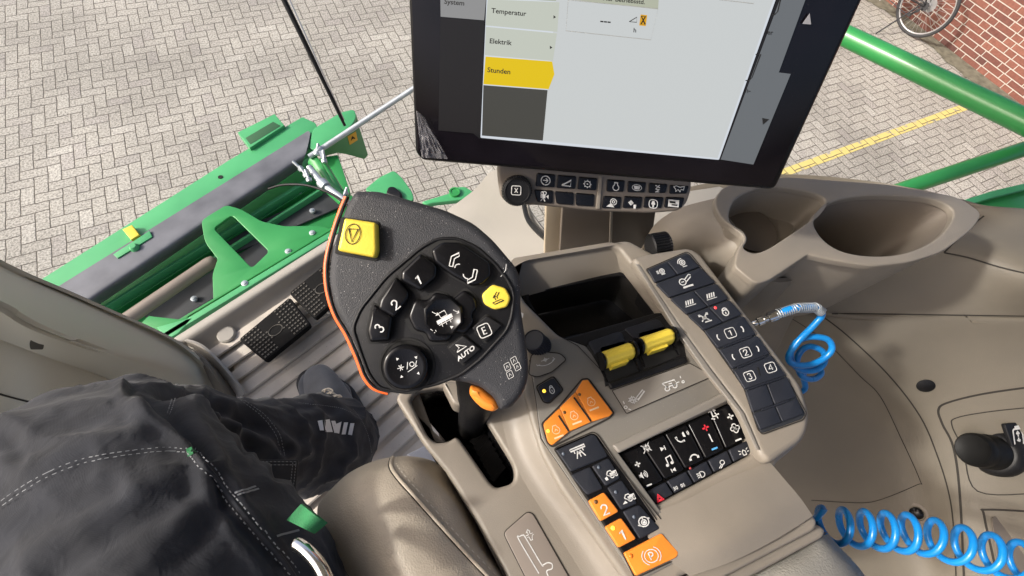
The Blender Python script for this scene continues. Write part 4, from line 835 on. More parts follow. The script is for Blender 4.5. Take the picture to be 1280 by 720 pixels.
# strip of black keys with the orange 2, 1 and parking keys
PK = PD.up(.0045)
plate('key_tray', [Z6(335, 150), Z6(345, 140), Z6(500, 75), Z6(520, 85), Z6(810, 505), Z6(885, 610), Z6(870, 630), Z6(690, 715), Z6(640, 610)], PD, .003, M['gloss'], cn, .0008, raise_=.003, r=4)
ky = [('key', [Z6(338, 152), Z6(500, 80), Z6(515, 88), Z6(570, 178), Z6(405, 248)], 'key'), ('key', [Z6(403, 262), Z6(490, 225), Z6(548, 322), Z6(478, 352)], 'key'), ('key', [Z6(497, 222), Z6(572, 186), Z6(625, 275), Z6(560, 312)], 'key'),
      ('key', [Z6(566, 318), Z6(630, 284), Z6(700, 388), Z6(628, 418)], 'key'), ('key', [Z6(635, 424), Z6(708, 394), Z6(802, 500), Z6(712, 548)], 'key'),
      ('orange_key', [Z6(482, 376), Z6(552, 338), Z6(618, 424), Z6(538, 468)], 'orange'), ('orange_key', [Z6(556, 492), Z6(628, 452), Z6(696, 545), Z6(618, 586)], 'orange'), ('parking_key', [Z6(640, 608), Z6(808, 520), Z6(884, 606), Z6(876, 628), Z6(694, 712)], 'orange')]
kk = [plate(n, q, PD, .005, M[m_], cn, .0011, raise_=.0045 + (.0012 if m_ == 'orange' else 0), r=3) for n, q, m_ in ky]
PO = PD.up(.0057)
UX, VY = (.93, -.38), (.42, .90)
def S(a_, s, t=1): return (a_[0] * s * t, a_[1] * s * t)
text('digit', '2', Z6(555, 416), S(UX, 17), S(VY, 17), PO, M['white'], kk[5]); text('digit', '1', Z6(636, 530), S(UX, 17), S(VY, 17), PO, M['white'], kk[6])
text('letter', 'P', Z6(762, 622), S(UX, 13), S(VY, 13), PO, M['white'], kk[7])
mark('symbol', [arc(0, 0, .8, 0, 360, 24), arc(0, 0, 1.12, 125, 235, 8), arc(0, 0, 1.12, -55, 55, 8)], Z6(762, 622), S(UX, 10.5), S(VY, 10.5), PO, 1.0, M['white'], kk[7])
for (x, y), k, m_ in (((514, 382), 5, 'ledoff'), ((590, 498), 6, 'led'), ((670, 622), 7, 'orange')): led(*Z6(x, y), M[m_] if m_ != 'orange' else mat('orange_lens', (.8, .2, .02), .15), kk[k], .0018, .0057)
for (x, y), k in (((370, 168), 0), ((527, 228), 2), ((603, 338), 3), ((684, 448), 4)): led(*Z6(x, y), mat('grey_lens', (.10, .12, .15), .2), kk[k], .0016, .0045)
tractor = [[(-.9, -.2), (-.5, -.8), (.1, -.8), (.2, -.4), (1, -.4), (1, .3), (-.4, .3), (-.9, -.2)], arc(.0, .45, .35), arc(.8, .5, .22), ['F', (-.3, -.3), (.8, -.3), (.8, .1), (-.3, .1)]]
mark('symbol', [[(-1.2, -.9), (1.2, -.9), (1.2, -.5), (-1.2, -.5), (-1.2, -.9)], [(-.7, -.5), (-.7, .1)], [(.7, -.5), (.7, .1)], [(-.2, -.2), (-.7, 1.1)], [(.2, -.2), (.7, 1.1)], [(0, 1), (0, .2)], ['F', (-.3, .4), (0, -.1), (.3, .4)]], Z6(440, 158), S(UX, 8), S(VY, 7), PK, 1.3, M['white'], kk[0])
mark('symbol', tractor + [['F', (-1.5, .3), (-1, .1), (-.9, .9), (-1.4, .9)]], Z6(584, 258), S(UX, 6.6), S(VY, 6), PK, 1.1, M['white'], kk[2])
mark('symbol', tractor + [['F', (-1.7, .9), (-1, .3), (-.7, .9)]], Z6(664, 362), S(UX, 6.6), S(VY, 6), PK, 1.1, M['white'], kk[3])
mark('symbol', [arc(0, 0, .9, 0, 360, 12), arc(0, .1, .45), [(-1.2, .2), (-.7, .6)], [(1.2, -.2), (.7, -.5)], [(0, -.9), (0, -.3)], ['F', (-.25, -.1), (.25, -.1), (.25, .35), (-.25, .35)]], Z6(728, 470), S(UX, 7), S(VY, 7), PK, 1.3, M['white'], kk[4])

# ---- keypad set into the deck
PQ = HZ(CH + .003)
plate('keypad_base', kq, HZ(CH + .012), .006, M['pit'], cn, .001)
wall_ring('keypad_wall', kq, CH + .004, CH + .012, M['beige_dark'], cn, 1.0, 1.004)
cols = [0, .195, .395, .59, .785, 1]
kp = []
for i in range(5):
    a0, a1 = cols[i] + .006, cols[i + 1] - .006
    kp.append(plate('rocker_key', [bil(kq, a0, .03), bil(kq, a1, .03), bil(kq, a1, .70), bil(kq, a0, .70)], PQ, .006, M['gloss'], cn, .0018, r=3))
sm = []
for i in range(5):
    a0, a1 = i / 5 + .008, (i + 1) / 5 - .008
    sm.append(plate('small_key', [bil(kq, a0, .74), bil(kq, a1, .74), bil(kq, a1, .97), bil(kq, a0, .97)], PQ, .004, M['key'], cn, .0011, r=2, raise_=-.0012))
def k5(lines, x, y, sx, par, m_='white', wpx=1.1, lift=.0004, pl=None): return mark('symbol', lines, Z5(x, y), S(UX, sx), S(VY, sx), pl or PQ, wpx, M[m_], par, lift)
plus = [[(-1, 0), (1, 0)], [(0, -1), (0, 1)]]; minus = [[(-1, 0), (1, 0)]]
k5(plus, 471, 541, 3.6, kp[0], wpx=1.7); k5(minus, 514, 619, 3.6, kp[0], wpx=1.7)
k5([['F', (-1, -.4), (-.5, -.4), (0, -1), (0, 1), (-.5, .4), (-1, .4)], arc(0, 0, .5, -50, 50, 6), arc(0, 0, .9, -50, 50, 6), arc(0, 0, 1.3, -50, 50, 6)], 490, 582, 4.6, kp[0], wpx=.9)
k5([['F', (-.6, -.4), (-.2, -.4), (.3, -1), (.3, 1), (-.2, .4), (-.6, .4)], [(-1, -1), (1, 1)], [(1, -1), (-1, 1)], [(.7, -.6), (.7, .6)]], 503, 480, 5.5, kp[0], wpx=1.0)
k5([['F', (-.8, -.8), (.6, 0), (-.8, .8)], [(.8, -.8), (.8, .8)]], 565, 482, 3.6, kp[1]); k5([['F', (.8, -.8), (-.6, 0), (.8, .8)], [(-.8, -.8), (-.8, .8)]], 606, 562, 3.2, kp[1])
k5([[(-.5, .8), (-.5, -.9), (.7, -1.1), (.7, .6)], ['F'] + arc(-.8, .8, .38, 0, 350, 8), ['F'] + arc(.4, .6, .38, 0, 350, 8)], 590, 528, 5.5, kp[1], wpx=1.3)
handset = [[(-1, -.6), (-.9, .3), (-.2, 1), (.7, 1.1)], ['F', (-1.3, -.9), (-.7, -1), (-.6, -.3), (-1.2, -.2)], ['F', (.4, .7), (1.1, .7), (1.1, 1.3), (.4, 1.3)]]
k5(handset, 630, 445, 4.2, kp[2], wpx=1.5); k5([arc(0, 0, .6, -40, 40, 5), arc(0, 0, 1.0, -40, 40, 5), ['F', (-.9, -.6), (-.3, -.9), (-.2, .8), (-.9, .6)]], 650, 427, 4.2, kp[2], wpx=1)
k5([arc(0, .6, 1.1, 200, 340, 8), ['F', (-1.4, .1), (-.8, .1), (-.8, .8), (-1.4, .8)], ['F', (.8, .1), (1.4, .1), (1.4, .8), (.8, .8)]], 681, 512, 4.6, kp[2], wpx=1.5)
k5(plus, 726, 404, 4.2, kp[3], 'red', 1.9); k5([[(0, -1), (0, 1)]], 745, 442, 5.5, kp[3], wpx=1.6); k5(minus, 760, 482, 3.8, kp[3], 'bluep', 1.9)
k5(plus, 819, 362, 4, kp[4], wpx=1.8); k5(minus, 849, 449, 4, kp[4], wpx=1.8)
k5([arc(0, -.6, .5, 0, 360, 8), arc(.6, .1, .5, 0, 360, 8), arc(-.6, 0, .5, 0, 360, 8), arc(0, .7, .5, 0, 360, 8)], 836, 405, 5.2, kp[4], wpx=1.2)
k5([[(-1, -.9), (-.3, -.9), (-.4, .4), (.4, .5), (.5, 1.2)], ['F'] + arc(.4, -.9, .35, 0, 350, 8), [(.3, -.4), (.5, .3), (1.1, .3)], [(-.9, .7), (-.2, 1.1)]], 757, 354, 5.5, kp[3], wpx=1.4)
k5([[(-1, .9), (0, -1), (1, .9), (-1, .9), (-.9, .7)], [(-.5, .6), (0, -.4), (.5, .6), (-.5, .6)]], 552, 666, 4.6, sm[0], 'red', 1.0)
k5([arc(-.7, 0, .5, 90, 270, 6), [(-.7, -.5), (-.7, .5)], arc(.7, 0, .5, -90, 90, 6), [(.7, -.5), (.7, .5)], [(-1.9, -.5), (-1.4, -.4)], [(-1.9, 0), (-1.4, 0)], [(-1.9, .5), (-1.4, .4)], [(1.4, -.4), (1.9, -.5)], [(1.4, 0), (1.9, 0)], [(1.4, .4), (1.9, .5)]], 627, 625, 3.8, sm[1], wpx=.9)
k5([arc(.3, 0, .9, -90, 90, 8), [(.3, -.9), (-.2, -.9), (-.2, .9), (.3, .9)], [(-1.3, -.7), (-.5, -.5)], [(-1.3, 0), (-.5, 0)], [(-1.3, .7), (-.5, .5)]], 709, 580, 4, sm[2], wpx=1)
k5([arc(.3, -.4, .65, 0, 360, 9), [(-.2, .1), (-1.2, .9)], [(.1, .4), (-.8, 1.1)]], 787, 540, 4.3, sm[3], wpx=1)
k5([[(-.5, .9), (-.5, -.3), (0, -.8), (.5, -.3), (.5, .9), (-.5, .9)], [(-.9, -.6), (-1.5, -1)], [(.9, -.6), (1.5, -1)], [(-1, .1), (-1.6, .1)], [(1, .1), (1.6, .1)]], 870, 496, 4, sm[4], wpx=1)
led(*Z5(668, 556), mat('dull_red', (.3, .03, .03), .3), cn, .0012, -.002)

# ---- raised right hand strip
strip = [(790, 322, 6), (812, 316, 4), (862, 308, 8), (876, 316, 8), (1002, 480, 8), (1014, 518, 10), (1008, 548, 14), (962, 580, 10), (950, 567, 6), (927, 511, 20), (882, 455, 20), (838, 394, 20), (808, 350, 10)]
plate('strip_body', strip, PS, .017, BG, cn, .006, res=5)
plate('strip_sheen_edge', [(795, 330), (799, 330), (846, 402), (889, 462), (930, 516), (950, 562), (946, 562), (924, 516), (882, 464), (840, 404)], PS, .002, M['label'], cn, .0008, raise_=.0006)
q0 = [Z4(75, 146), Z4(198, 94), Z4(580, 614), Z4(440, 672)]
plate('key_panel', [Z4(73, 147), Z4(200, 92), Z4(212, 98), Z4(470, 424), Z4(525, 505), Z4(583, 608), Z4(574, 626), Z4(446, 672), Z4(434, 660), Z4(388, 525), Z4(262, 345), Z4(120, 205)], PS, .003, mat('gap_grey', (.02, .022, .026), .6), cn, .0006, raise_=.0012, r=3)
# the rows follow the strip's bent edges
LR = [((75, 146), (202, 95)), ((100, 190), (247, 138)), ((146, 238), (298, 188)), ((203, 292), (340, 241)), ((258, 343), (383, 291)), ((304, 402), (428, 355)), ((350, 468), (472, 418)), ((390, 534), (525, 488)), ((414, 608), (556, 558)), ((438, 664), (581, 612))]
def SB(u, t):
    k = min(int(t), 8); f_ = t - k
    l = Vector(LR[k][0]).lerp(Vector(LR[k + 1][0]), f_); r = Vector(LR[k][1]).lerp(Vector(LR[k + 1][1]), f_); p = l.lerp(r, u); return Z4(p.x, p.y)
rowsk = [(i, i + 1, n) for i, n in enumerate((2, 1, 2, 2, 1, 1, 1, 2, 2))]
PT = PS.up(.0036); sk = {}
for r_, (t0, t1, n) in enumerate(rowsk):
    for c_ in range(n):
        u0, u1 = c_ / n + .012, (c_ + 1) / n - .012
        sk[(r_, c_)] = plate('strip_key', [SB(u0, t0 + .04), SB(u1, t0 + .04), SB(u1, t1 - .04), SB(u0, t1 - .04)], PS, .003, M['key'], cn, .0008, raise_=.0036, r=2)
for (t, u0, u1) in ((5, .12, .85), (6, .12, .85), (7, .05, .9), (8, .2, .8)):
    a_, b_ = SB(u0, t), SB(u1, t); tube('ridge', [PT.p(*a_) + PS.n * .0002, PT.p(*b_) + PS.n * .0002], .0009, M['key'], cn, 8)
def sx(lines, x, y, s, k, m_='white', wpx=1.1): return mark('symbol', lines, Z4(x, y), S((.95, -.3), s), S((.42, .9), s), PT, wpx, M[m_], sk[k])
sx([arc(.2, 0, .8, 0, 360, 10), arc(.2, 0, .35), [(-1.6, -.4), (-.9, -.4)], [(-1.6, 0), (-.9, 0)], [(-1.6, .4), (-.9, .4)], [(-.4, 1.1), (.9, 1.1)]], 120, 152, 3.8, (0, 0), wpx=1)
sx([arc(0, 0, .8, 0, 360, 10), arc(0, 0, .3), arc(0, 0, 1.3, 180, 280, 6), [(-.4, 1.3), (1, 1.3)]], 187, 124, 4.2, (0, 1), wpx=1.1)
sx([arc(-.5, 0, .7, 0, 360, 9), [(.1, -.4), (1.3, -1.2)], [(.2, .2), (1.5, -.6)], [(1.3, -1.2), (1.6, -.9)], ['F', (-.9, 1), (1.3, 1), (1.3, 1.4), (-.9, 1.4)], [(-.8, 0), (-.2, 0)]], 196, 184, 6, (1, 0), wpx=1.2)
bars = [['F', (-1.3 + .55 * i, .6), (-1.0 + .55 * i, -.5), (-.7 + .55 * i, -.5), (-1.0 + .55 * i, .6)] for i in range(4)] + [[(-1.5, .9), (1.1, .9)]]
sx(bars, 212, 250, 5.2, (2, 0), wpx=.8); sx(bars, 280, 228, 5.2, (2, 1), wpx=.8)
sx([[(-.9, -.9), (.9, .9)], [(.9, -.9), (-.9, .9)], ['F', (-.5, -.3), (.5, -.3), (.5, .5), (-.5, .5)], ['F', (-1.2, -1), (-.7, -1), (-.7, -.4), (-1.2, -.4)], ['F', (.7, -1), (1.2, -1), (1.2, -.4), (.7, -.4)], [(-.3, 1.2), (1.4, 1.2)]], 258, 300, 5.2, (3, 0), wpx=1.3)
sx([arc(0, .3, .7, 0, 360, 10), arc(0, -.3, .55, 170, 370, 8), [(0, .1), (0, .6)]], 325, 281, 5.4, (3, 1), wpx=1.3)
led(*Z4(293, 270), M['ledred'], sk[(3, 1)], .0016, .0036, PS)
box_i = rect(-1, -1, 1, 1, .5)
for (x, y, dgt, k, par) in ((342, 350, '1', (4, 0), 1), (391, 413, '2', (5, 0), 1), (404, 489, '3', (6, 0), 0), (471, 461, '4', (6, 0), 0)):
    sx([box_i], x, y, 6.3, k, wpx=.9); text('digit', dgt, Z4(x, y), S((.95, -.3), 10), S((.42, .9), 10), PT, M['white'], sk[k])
    if par:
        sx([arc(.9, 0, 1.2, 140, 220, 6)], x - 38 , y + 14, 5, k, wpx=1.5); sx([arc(-.9, 0, 1.2, -40, 40, 6)], x + 37, y - 12, 5, k, wpx=1.5)
V, F = box_geo(PT.p(*Z4(433, 474)), (.0008, -.0002, 0), (-.0018, -.004, 0), (0, 0, .0006)); obj('divider', V, F, M['pit'], cn, 0)
# wheel on the far end of the strip
axw = (W(836, 300, CH - .01) - W(806, 306, CH - .01)).normalized()
axw = Vector((.86, -.2, .05)).normalized()
V, F = lathe_geo(W(812, 310, CH + .002), axw, [(.0145, 0), (.0165, .0015), (.0168, .003, 1), (.0168, .020, 1), (.0165, .0215), (.0145, .023)], 120, 1, .0018); obj('thumb_wheel', V, F, M['black'], cn, 30)

# ---- lid below the keypad and the grained pad behind it
loft('lid', [[(792, 648, CH - .001), (850, 628, CH - .002), (905, 600, CH - .002), (962, 577, CH - .001)],
             [(810, 672, CH - .003), (870, 650, CH - .007), (925, 620, CH - .007), (978, 596, CH - .002)],
             [(836, 700, CH - .003), (895, 680, CH - .010), (950, 650, CH - .010), (1000, 622, CH - .003)],
             [(862, 720, CH + .001), (915, 702, CH - .004), (970, 674, CH - .004), (1016, 645, CH + .001)]], M['beige'], cn, 7, 5, .006)
plate('lid_edge', [(842, 730, 4), (862, 718, 4), (1014, 643, 8), (1022, 650, 6), (1020, 662, 6), (905, 722, 3), (850, 760, 3)], HZ(CH + .006), .012, BG, cn, .003)
plate('lower_housing', [(846, 738, 4), (890, 716, 4), (1018, 652, 8), (1034, 662, 8), (1030, 672, 4), (920, 732, 3), (880, 800, 3), (820, 800, 3)], HZ(CH + .018), .03, BG, cn, .004)
plate('under_body', [(640, 360), (860, 330), (985, 500), (995, 540), (950, 570), (1010, 655), (1040, 665), (900, 800), (700, 800), (560, 600), (540, 500)], HZ(CH + .115), .06, M['beige_dark'], cn, .006)
plate('side_wall', [(860, 322), (1000, 500), (1004, 535), (955, 576), (1012, 650), (1030, 665), (1020, 672), (940, 585), (975, 530), (960, 500), (850, 340)], HZ(CH + .024), .10, BG, cn, .004)
pd_ = thing('rear_pad', W(1000, 700, .5), 'coarse grained grey beige pad at the bottom edge behind the console lid', 'armrest')
loft('pad', [[(890, 742, .520), (950, 706, .500), (1000, 682, .496), (1028, 668, .50), (1034, 676, .56)],
             [(905, 770, .512), (965, 728, .488), (1015, 702, .486), (1044, 686, .498), (1050, 694, .56)],
             [(940, 800, .512), (1000, 770, .486), (1048, 742, .486), (1072, 718, .502), (1078, 724, .54)],
             [(980, 860, .512), (1040, 830, .49), (1080, 800, .49), (1100, 775, .51), (1106, 782, .56)]], M['pad'], pd_, 6, 6, .003)

# ---- stitched leather armrest beside the thigh
la = thing('leather_armrest', W(500, 660, .6), 'rounded beige grained leather armrest with a stitched seam between thigh and console', 'armrest')
rows = [[(404, 622, 0.600), (438, 590, 0.580), (485, 572, 0.580), (535, 574, 0.580), (578, 600, 0.590), (612, 655, 0.600)],
        [(397, 634, 0.550), (440, 596, 0.503), (485, 578, 0.500), (532, 580, 0.505), (572, 608, 0.545), (614, 664, 0.575)],
        [(400, 660, 0.500), (445, 622, 0.473), (492, 604, 0.467), (533, 606, 0.475), (574, 630, 0.493), (620, 684, 0.570)],
        [(424, 700, 0.490), (466, 664, 0.460), (508, 646, 0.455), (548, 650, 0.463), (594, 676, 0.483), (642, 722, 0.560)],
        [(450, 745, 0.490), (495, 718, 0.455), (540, 704, 0.452), (582, 706, 0.461), (630, 728, 0.482), (676, 776, 0.560)],
        [(480, 820, 0.490), (530, 800, 0.455), (580, 786, 0.452), (622, 786, 0.461), (664, 808, 0.482), (700, 850, 0.550)]]
lo2, lb2 = loft('cushion', rows, M['leather'], la, 8, 8, .02)
sp_ = [(491, 571), (489, 582), (497, 596), (520, 622), (552, 658), (585, 694), (612, 722), (640, 750)]
hs = [cast(lb2, q.x, q.y, .0004) for q in spline(sp_, 12)]; hs = [h for h in hs if h]
if len(hs) > 3: tube('piping', [h[0] - h[1] * .0008 for h in hs], .0022, M['leather'], la, 8)
seam('stitching', lb2, [(x + 6, y - 4) for x, y in sp_], .0011, M['bthread'], la, .0007, 12, .0042, .0022)
seam('panel_gap', lb2, [(x - 3.2, y + 1.6) for x, y in sp_], .0012, GAP, la, .0004, 12)
tag(plate('seat_bracket', [(508, 568), (540, 552), (556, 560), (560, 582), (530, 588)], HZ(.8), .02, mat('pale_grey_steel', (.45, .47, .52), .4), None, .003), 'small pale grey metal bracket between armrest and console', 'bracket')

# ================================================================== MULTI FUNCTION GRIP
gr = thing('control_lever', W(590, 520, .55), 'large black multifunction control lever with orange edge and numbered keys', 'joystick')
PG = PL3((430, 262, .300), (650, 366, .322), (500, 490, .362))
head = [(442, 237, 6), (470, 237, 8), (503, 246, 10), (556, 261, 10), (592, 278, 10), (616, 299, 8), (645, 333, 8), (652, 352, 8), (651, 384, 10), (660, 440, 14), (662, 470, 10), (655, 494, 12), (638, 513, 8), (625, 515, 4), (617, 499, 6), (600, 485, 6), (580, 479, 12), (556, 477, 10), (498, 491, 14), (472, 489, 12), (459, 473, 10), (436, 421, 10), (416, 388, 10), (408, 350, 14), (412, 312, 12), (430, 257, 8)]
plate('shell', head, PG, .040, M['soft'], gr, .0075, res=6)
edge_pts = spline([(434, 246), (427, 262), (416, 295), (408.5, 330), (410, 362), (419, 392), (434, 418), (447, 447), (456, 470), (468, 484), (486, 490)], 8)
tube('orange_trim', [PG.up(-.0135).p(p.x - .5, p.y + .5) for p in edge_pts], .0022, M['oredge'], gr, 10)
tube('seam_line', [PG.up(-.0105).p(p.x + 1, p.y) for p in edge_pts], .0012, M['pit'], gr, 6)
face = [(ZA(*p)) for p in [(98, 432), (122, 375), (200, 278), (305, 190), (350, 165), (410, 163), (470, 190), (520, 235), (562, 285), (583, 330), (575, 400), (560, 440), (482, 525), (425, 570), (350, 600), (240, 624), (178, 612), (146, 570), (120, 500)]]
plate('key_field', face, PG, .002, M['black'], gr, .0007, raise_=.0008, r=8)
PGU = PG.up(.0008)
# soft lip around the key field
fp = [Vector(p) for p in fillet(face, 8)]
tube('field_lip', [PG.up(.0006).p(p.x, p.y) for p in fp + fp[:1]], .0014, M['black'], gr, 8)
pits = {'a': [(332, 200), (368, 172), (425, 172), (508, 232), (514, 275), (485, 302), (452, 308), (395, 278), (345, 240)], }
def gkey(name, q, raise_, m_, bev=.0022, thick=.007, r=4, halo=1.10):
    Q = [ZA(*p) for p in q]; c_ = (sum(p[0] for p in Q) / len(Q), sum(p[1] for p in Q) / len(Q))
    gs = 1.10 if name in ('number_key', 'rocker', 'thumb_stick') else 1.05
    Q = [(c_[0] + (p[0] - c_[0]) * gs, c_[1] + (p[1] - c_[1]) * gs) for p in Q]
    plate('key_well', [(c_[0] + (p[0] - c_[0]) * halo, c_[1] + (p[1] - c_[1]) * halo) for p in Q], PG, .001, M['pit'], gr, .0002, raise_=.0014, r=r)
    return plate(name, Q, PG, thick, m_, gr, bev, raise_=raise_, r=r, res=4), c_
rk, c_ = gkey('rocker', [(340, 202), (370, 180), (420, 180), (502, 236), (506, 272), (480, 296), (450, 300), (398, 272), (350, 236)], .0065, M['gloss'], .003)
GU, GV = (.84, -.5), (.52, .86)
def gm(lines, x, y, s, par, lift=.007, wpx=1.1, m_='white'): return mark('symbol', lines, ZA(x, y), S((.93, .30), s), S((-.28, .95), s), PG, wpx, M[m_], par, lift)
seat_i = [[(-.7, -1), (-.9, .3), (.6, .6), (.9, .9), (.9, 1.3)], [(-.3, -1), (-.4, -.1), (.6, .1)]]
mark('symbol', [[(-.9, .8), (-.3, -.6), (1, -1), (.9, -.5), (.1, -.2), (-.4, 1), (-.9, .8)], arc(.5, 1.3, .6, 190, 300, 5)], ZA(402, 228), (8, -1), (1.5, 8), PG, 1.2, M['white'], rk, .0069)
mark('symbol', [[(.9, -.8), (.3, .6), (-1, 1), (-.9, .5), (-.1, .2), (.4, -1), (.9, -.8)], arc(-.8, -.3, .6, 90, 200, 5)], ZA(458, 276), (8, -1), (1.5, 8), PG, 1.2, M['white'], rk, .0069)
b1, c1 = gkey('number_key', [(247, 262), (300, 212), (346, 248), (344, 280), (300, 318), (246, 288)], .0090, M['gloss'], .0032)
b2, c2 = gkey('number_key', [(182, 345), (226, 282), (262, 325), (262, 342), (222, 398), (176, 372)], .0090, M['gloss'], .0032)
b3, c3 = gkey('number_key', [(142, 440), (160, 366), (214, 400), (204, 468), (150, 472)], .0090, M['gloss'], .0032)
for k, (x, y, s, dr) in ((b1, (296, 288, '1', 26)), (b2, (226, 362, '2', 40)), (b3, (178, 432, '3', 56))):
    a_ = R_(-dr); sz = 15.5
    text('digit', s, ZA(x, y), (sz * math.cos(a_), sz * math.sin(a_)), (-sz * math.sin(a_), sz * math.cos(a_)), PG, M['white'], k, .0094)
hat, ch_ = gkey('thumb_stick', [(272, 398), (290, 350), (330, 352), (345, 330), (382, 338), (392, 352), (428, 322), (458, 348), (462, 378), (448, 392), (456, 412), (430, 448), (400, 440), (385, 466), (330, 468), (322, 442), (292, 438)], .0062, M['gloss'], .003, r=6)
gcol = M['key']
hpl = PG.up(.0105); V, F = lathe_geo(PG.up(.006).p(*ZA(372, 396)), PG.n, [(.0160, 0), (.0155, .0022), (.0138, .0042), (.0132, .0036), (.0001, .0030)], 8); obj('stick_cap', V, F, M['gloss'], hat, 60)
mark('symbol', [[(-.5, -1.2), (.4, -1.2), (.5, -.4), (-.4, -.4), (-.5, -1.2)], ['F', (-1.1, -.3), (1.1, -.3), (1.1, .3), (-1.1, .3)], [(-1, .5), (1, .5)], [(-.6, .3), (-.6, .9)], [(0, .3), (0, .9)], [(.6, .3), (.6, .9)]], ZA(374, 405), (8.5, -4.5), (3.2, 7.5), PG, .8, M['white'], hat, .0096)
for (x, y, dx, dy) in ((345, 388, 1, 1), (408, 382, -.6, 1.2), (340, 440, 1, -1), (395, 428, 0, 1)):
    mark('symbol', [[(-.9, -.9), (.9, .9)], [(.9, 0), (.9, .9), (0, .9)]] if dx else [['F', (-.6, -.5), (.8, 0), (-.3, .8)]], ZA(x, y), (3 , -1), (1, 3), PG, .9, M['white'], hat, .0096)
yk, _ = gkey('yellow_key', [(487, 332), (518, 303), (556, 314), (571, 342), (560, 368), (524, 376), (494, 360)], .0048, M['yellow'], .0018, .006)
mark('symbol', [[(-1, .5), (.6, .5), (1, .9), (-.7, .9), (-1, .5)], [(-.3, .3), (-.3, -.5), (.4, -1)], [(-.6, -.2), (-.3, -.6), (0, -.2)], [(.1, .2), (.1, -.2), (.8, -.8)]], ZA(530, 342), (6.5, -3), (2.6, 6.5), PG, .9, M['pit'], yk, .0052)
ek, _ = gkey('letter_key', [(456, 432), (500, 394), (546, 424), (498, 474)], .0040, M['black'], .0014, .005, 3)
mark('symbol', [rect(-1, -1, 1, 1, .5)], ZA(493, 440), (7.2, -3.2), (3.2, 7.2), PG, 1.1, M['white'], ek, .0044)
text('letter', 'E', ZA(493, 440), (11, -4.5), (4.5, 11), PG, M['white'], ek, .0044, .03)
ak, _ = gkey('auto_key', [(386, 490), (430, 454), (482, 496), (430, 540)], .0040, M['black'], .0014, .005, 3)
text('letters', 'AUTO', ZA(438, 508), (7.6, -5.6), (3.2, 7.4), PG, M['white'], ak, .0044, .03)
mark('symbol', [[(-1.2, -.9), (1.2, 0), (-1.2, 1), (-.5, 0), (-1.2, -.9)]], ZA(424, 490), (5.4, -1), (1, 5), PG, .9, M['white'], ak, .0044)
# round knob in its well
pc = PG.p(*ZA(262, 545)); V, F = lathe_geo(pc, PG.n, [(.0215, .0012), (.0213, .0016), (.0195, .0016), (.0192, .0012)], 48); obj('knob_well', V, F, M['pit'], gr, 40)
V, F = lathe_geo(pc, PG.n, [(.0165, .001), (.0170, .006), (.0168, .0078), (.0155, .0092), (.013, .0088), (.0001, .0076)], 48); kb_ = obj('round_key', V, F, M['gloss'], gr, 60)
mark('symbol', [[(-1.5, 0), (-.5, 0)], [(-1.2, -.4), (-.8, .4)], [(-.8, -.4), (-1.2, .4)], [(-.2, .5), (.2, -.5)], arc(.7, 0, .35, 0, 360, 7), [(1.1, .4), (1.5, -.3)], [(-.2, .9), (1.4, .4)]], ZA(262, 545), (8.2, -2.6), (2.6, 8.2), PG, .9, M['white'], kb_, .0096)
for (x, y, a_) in ((232, 525, 225), (288, 520, -45), (245, 578, 135), (295, 568, 45)):
    mark('symbol', [['F'] + [(math.cos(R_(a_ + t)) * 1.0, math.sin(R_(a_ + t)) * 1.0) for t in (0, 120, 240)]], ZA(x, y), (2.2, 0), (0, 2.2), PG, .9, M['white'], kb_, .0096)
# yellow stop key standing off the shell
sk_ = plate('stop_key', [(430, 272, 3), (470, 278, 4), (471, 314, 4), (468, 322, 4), (421, 313, 4)], PG, .012, M['yellow'], gr, .0026, raise_=.0095, res=4)
plate('key_socket', [(426, 271, 3), (474, 277, 3), (475, 322, 4), (470, 327, 4), (418, 317, 3)], PG, .0015, M['pit'], gr, .0003, raise_=.001)
mark('symbol', [arc(0, 0, 1, 0, 360, 24), [(-.62, -.5), (.62, -.5), (0, .78), (-.62, -.5), (-.5, -.5)]], (441, 292.5), (9.2, .5), (-1.6, 12.6), PG, 1.1, M['pit'], sk_, .0101)
# four small symbols low on the palm
for (x, y) in ((562, 548), (582, 530), (570, 572), (592, 548)):
    mark('symbol', [rect(-1, -1, 1, 1, .3), [(-.4, .4), (0, -.4), (.4, .4)]], ZA(x, y), (3.2, -1.9), (1.6, 4.0), PG, .6, M['white'], gr, .0006)
tg_ = [(587, 484, 4), (600, 486, 6), (621, 502, 6), (625, 511, 5), (618, 517, 6), (604, 514, 8), (592, 503, 8), (586, 494, 4)]
plate('orange_trigger', tg_, PG, .016, M['orange'], gr, .0065, raise_=-.004, res=6)
tube('neck', [PG.up(-.03).p(600, 440), PG.up(-.06).p(600, 480), W(592, 520, .50), W(588, 540, .56)], [.024, .021, .016, .015], M['black'], gr, 20)
plate('neck_cover', [(552, 476, 4), (592, 476, 4), (592, 498, 4), (574, 507, 3), (566, 504, 3)], HZ(.44), .03, BG, gr, .003)
tube('palm_scratch', [PG.up(.001).p(626, 346), PG.up(.001).p(632, 338), PG.up(.001).p(633, 330)], .0003, M['white'], gr, 5)
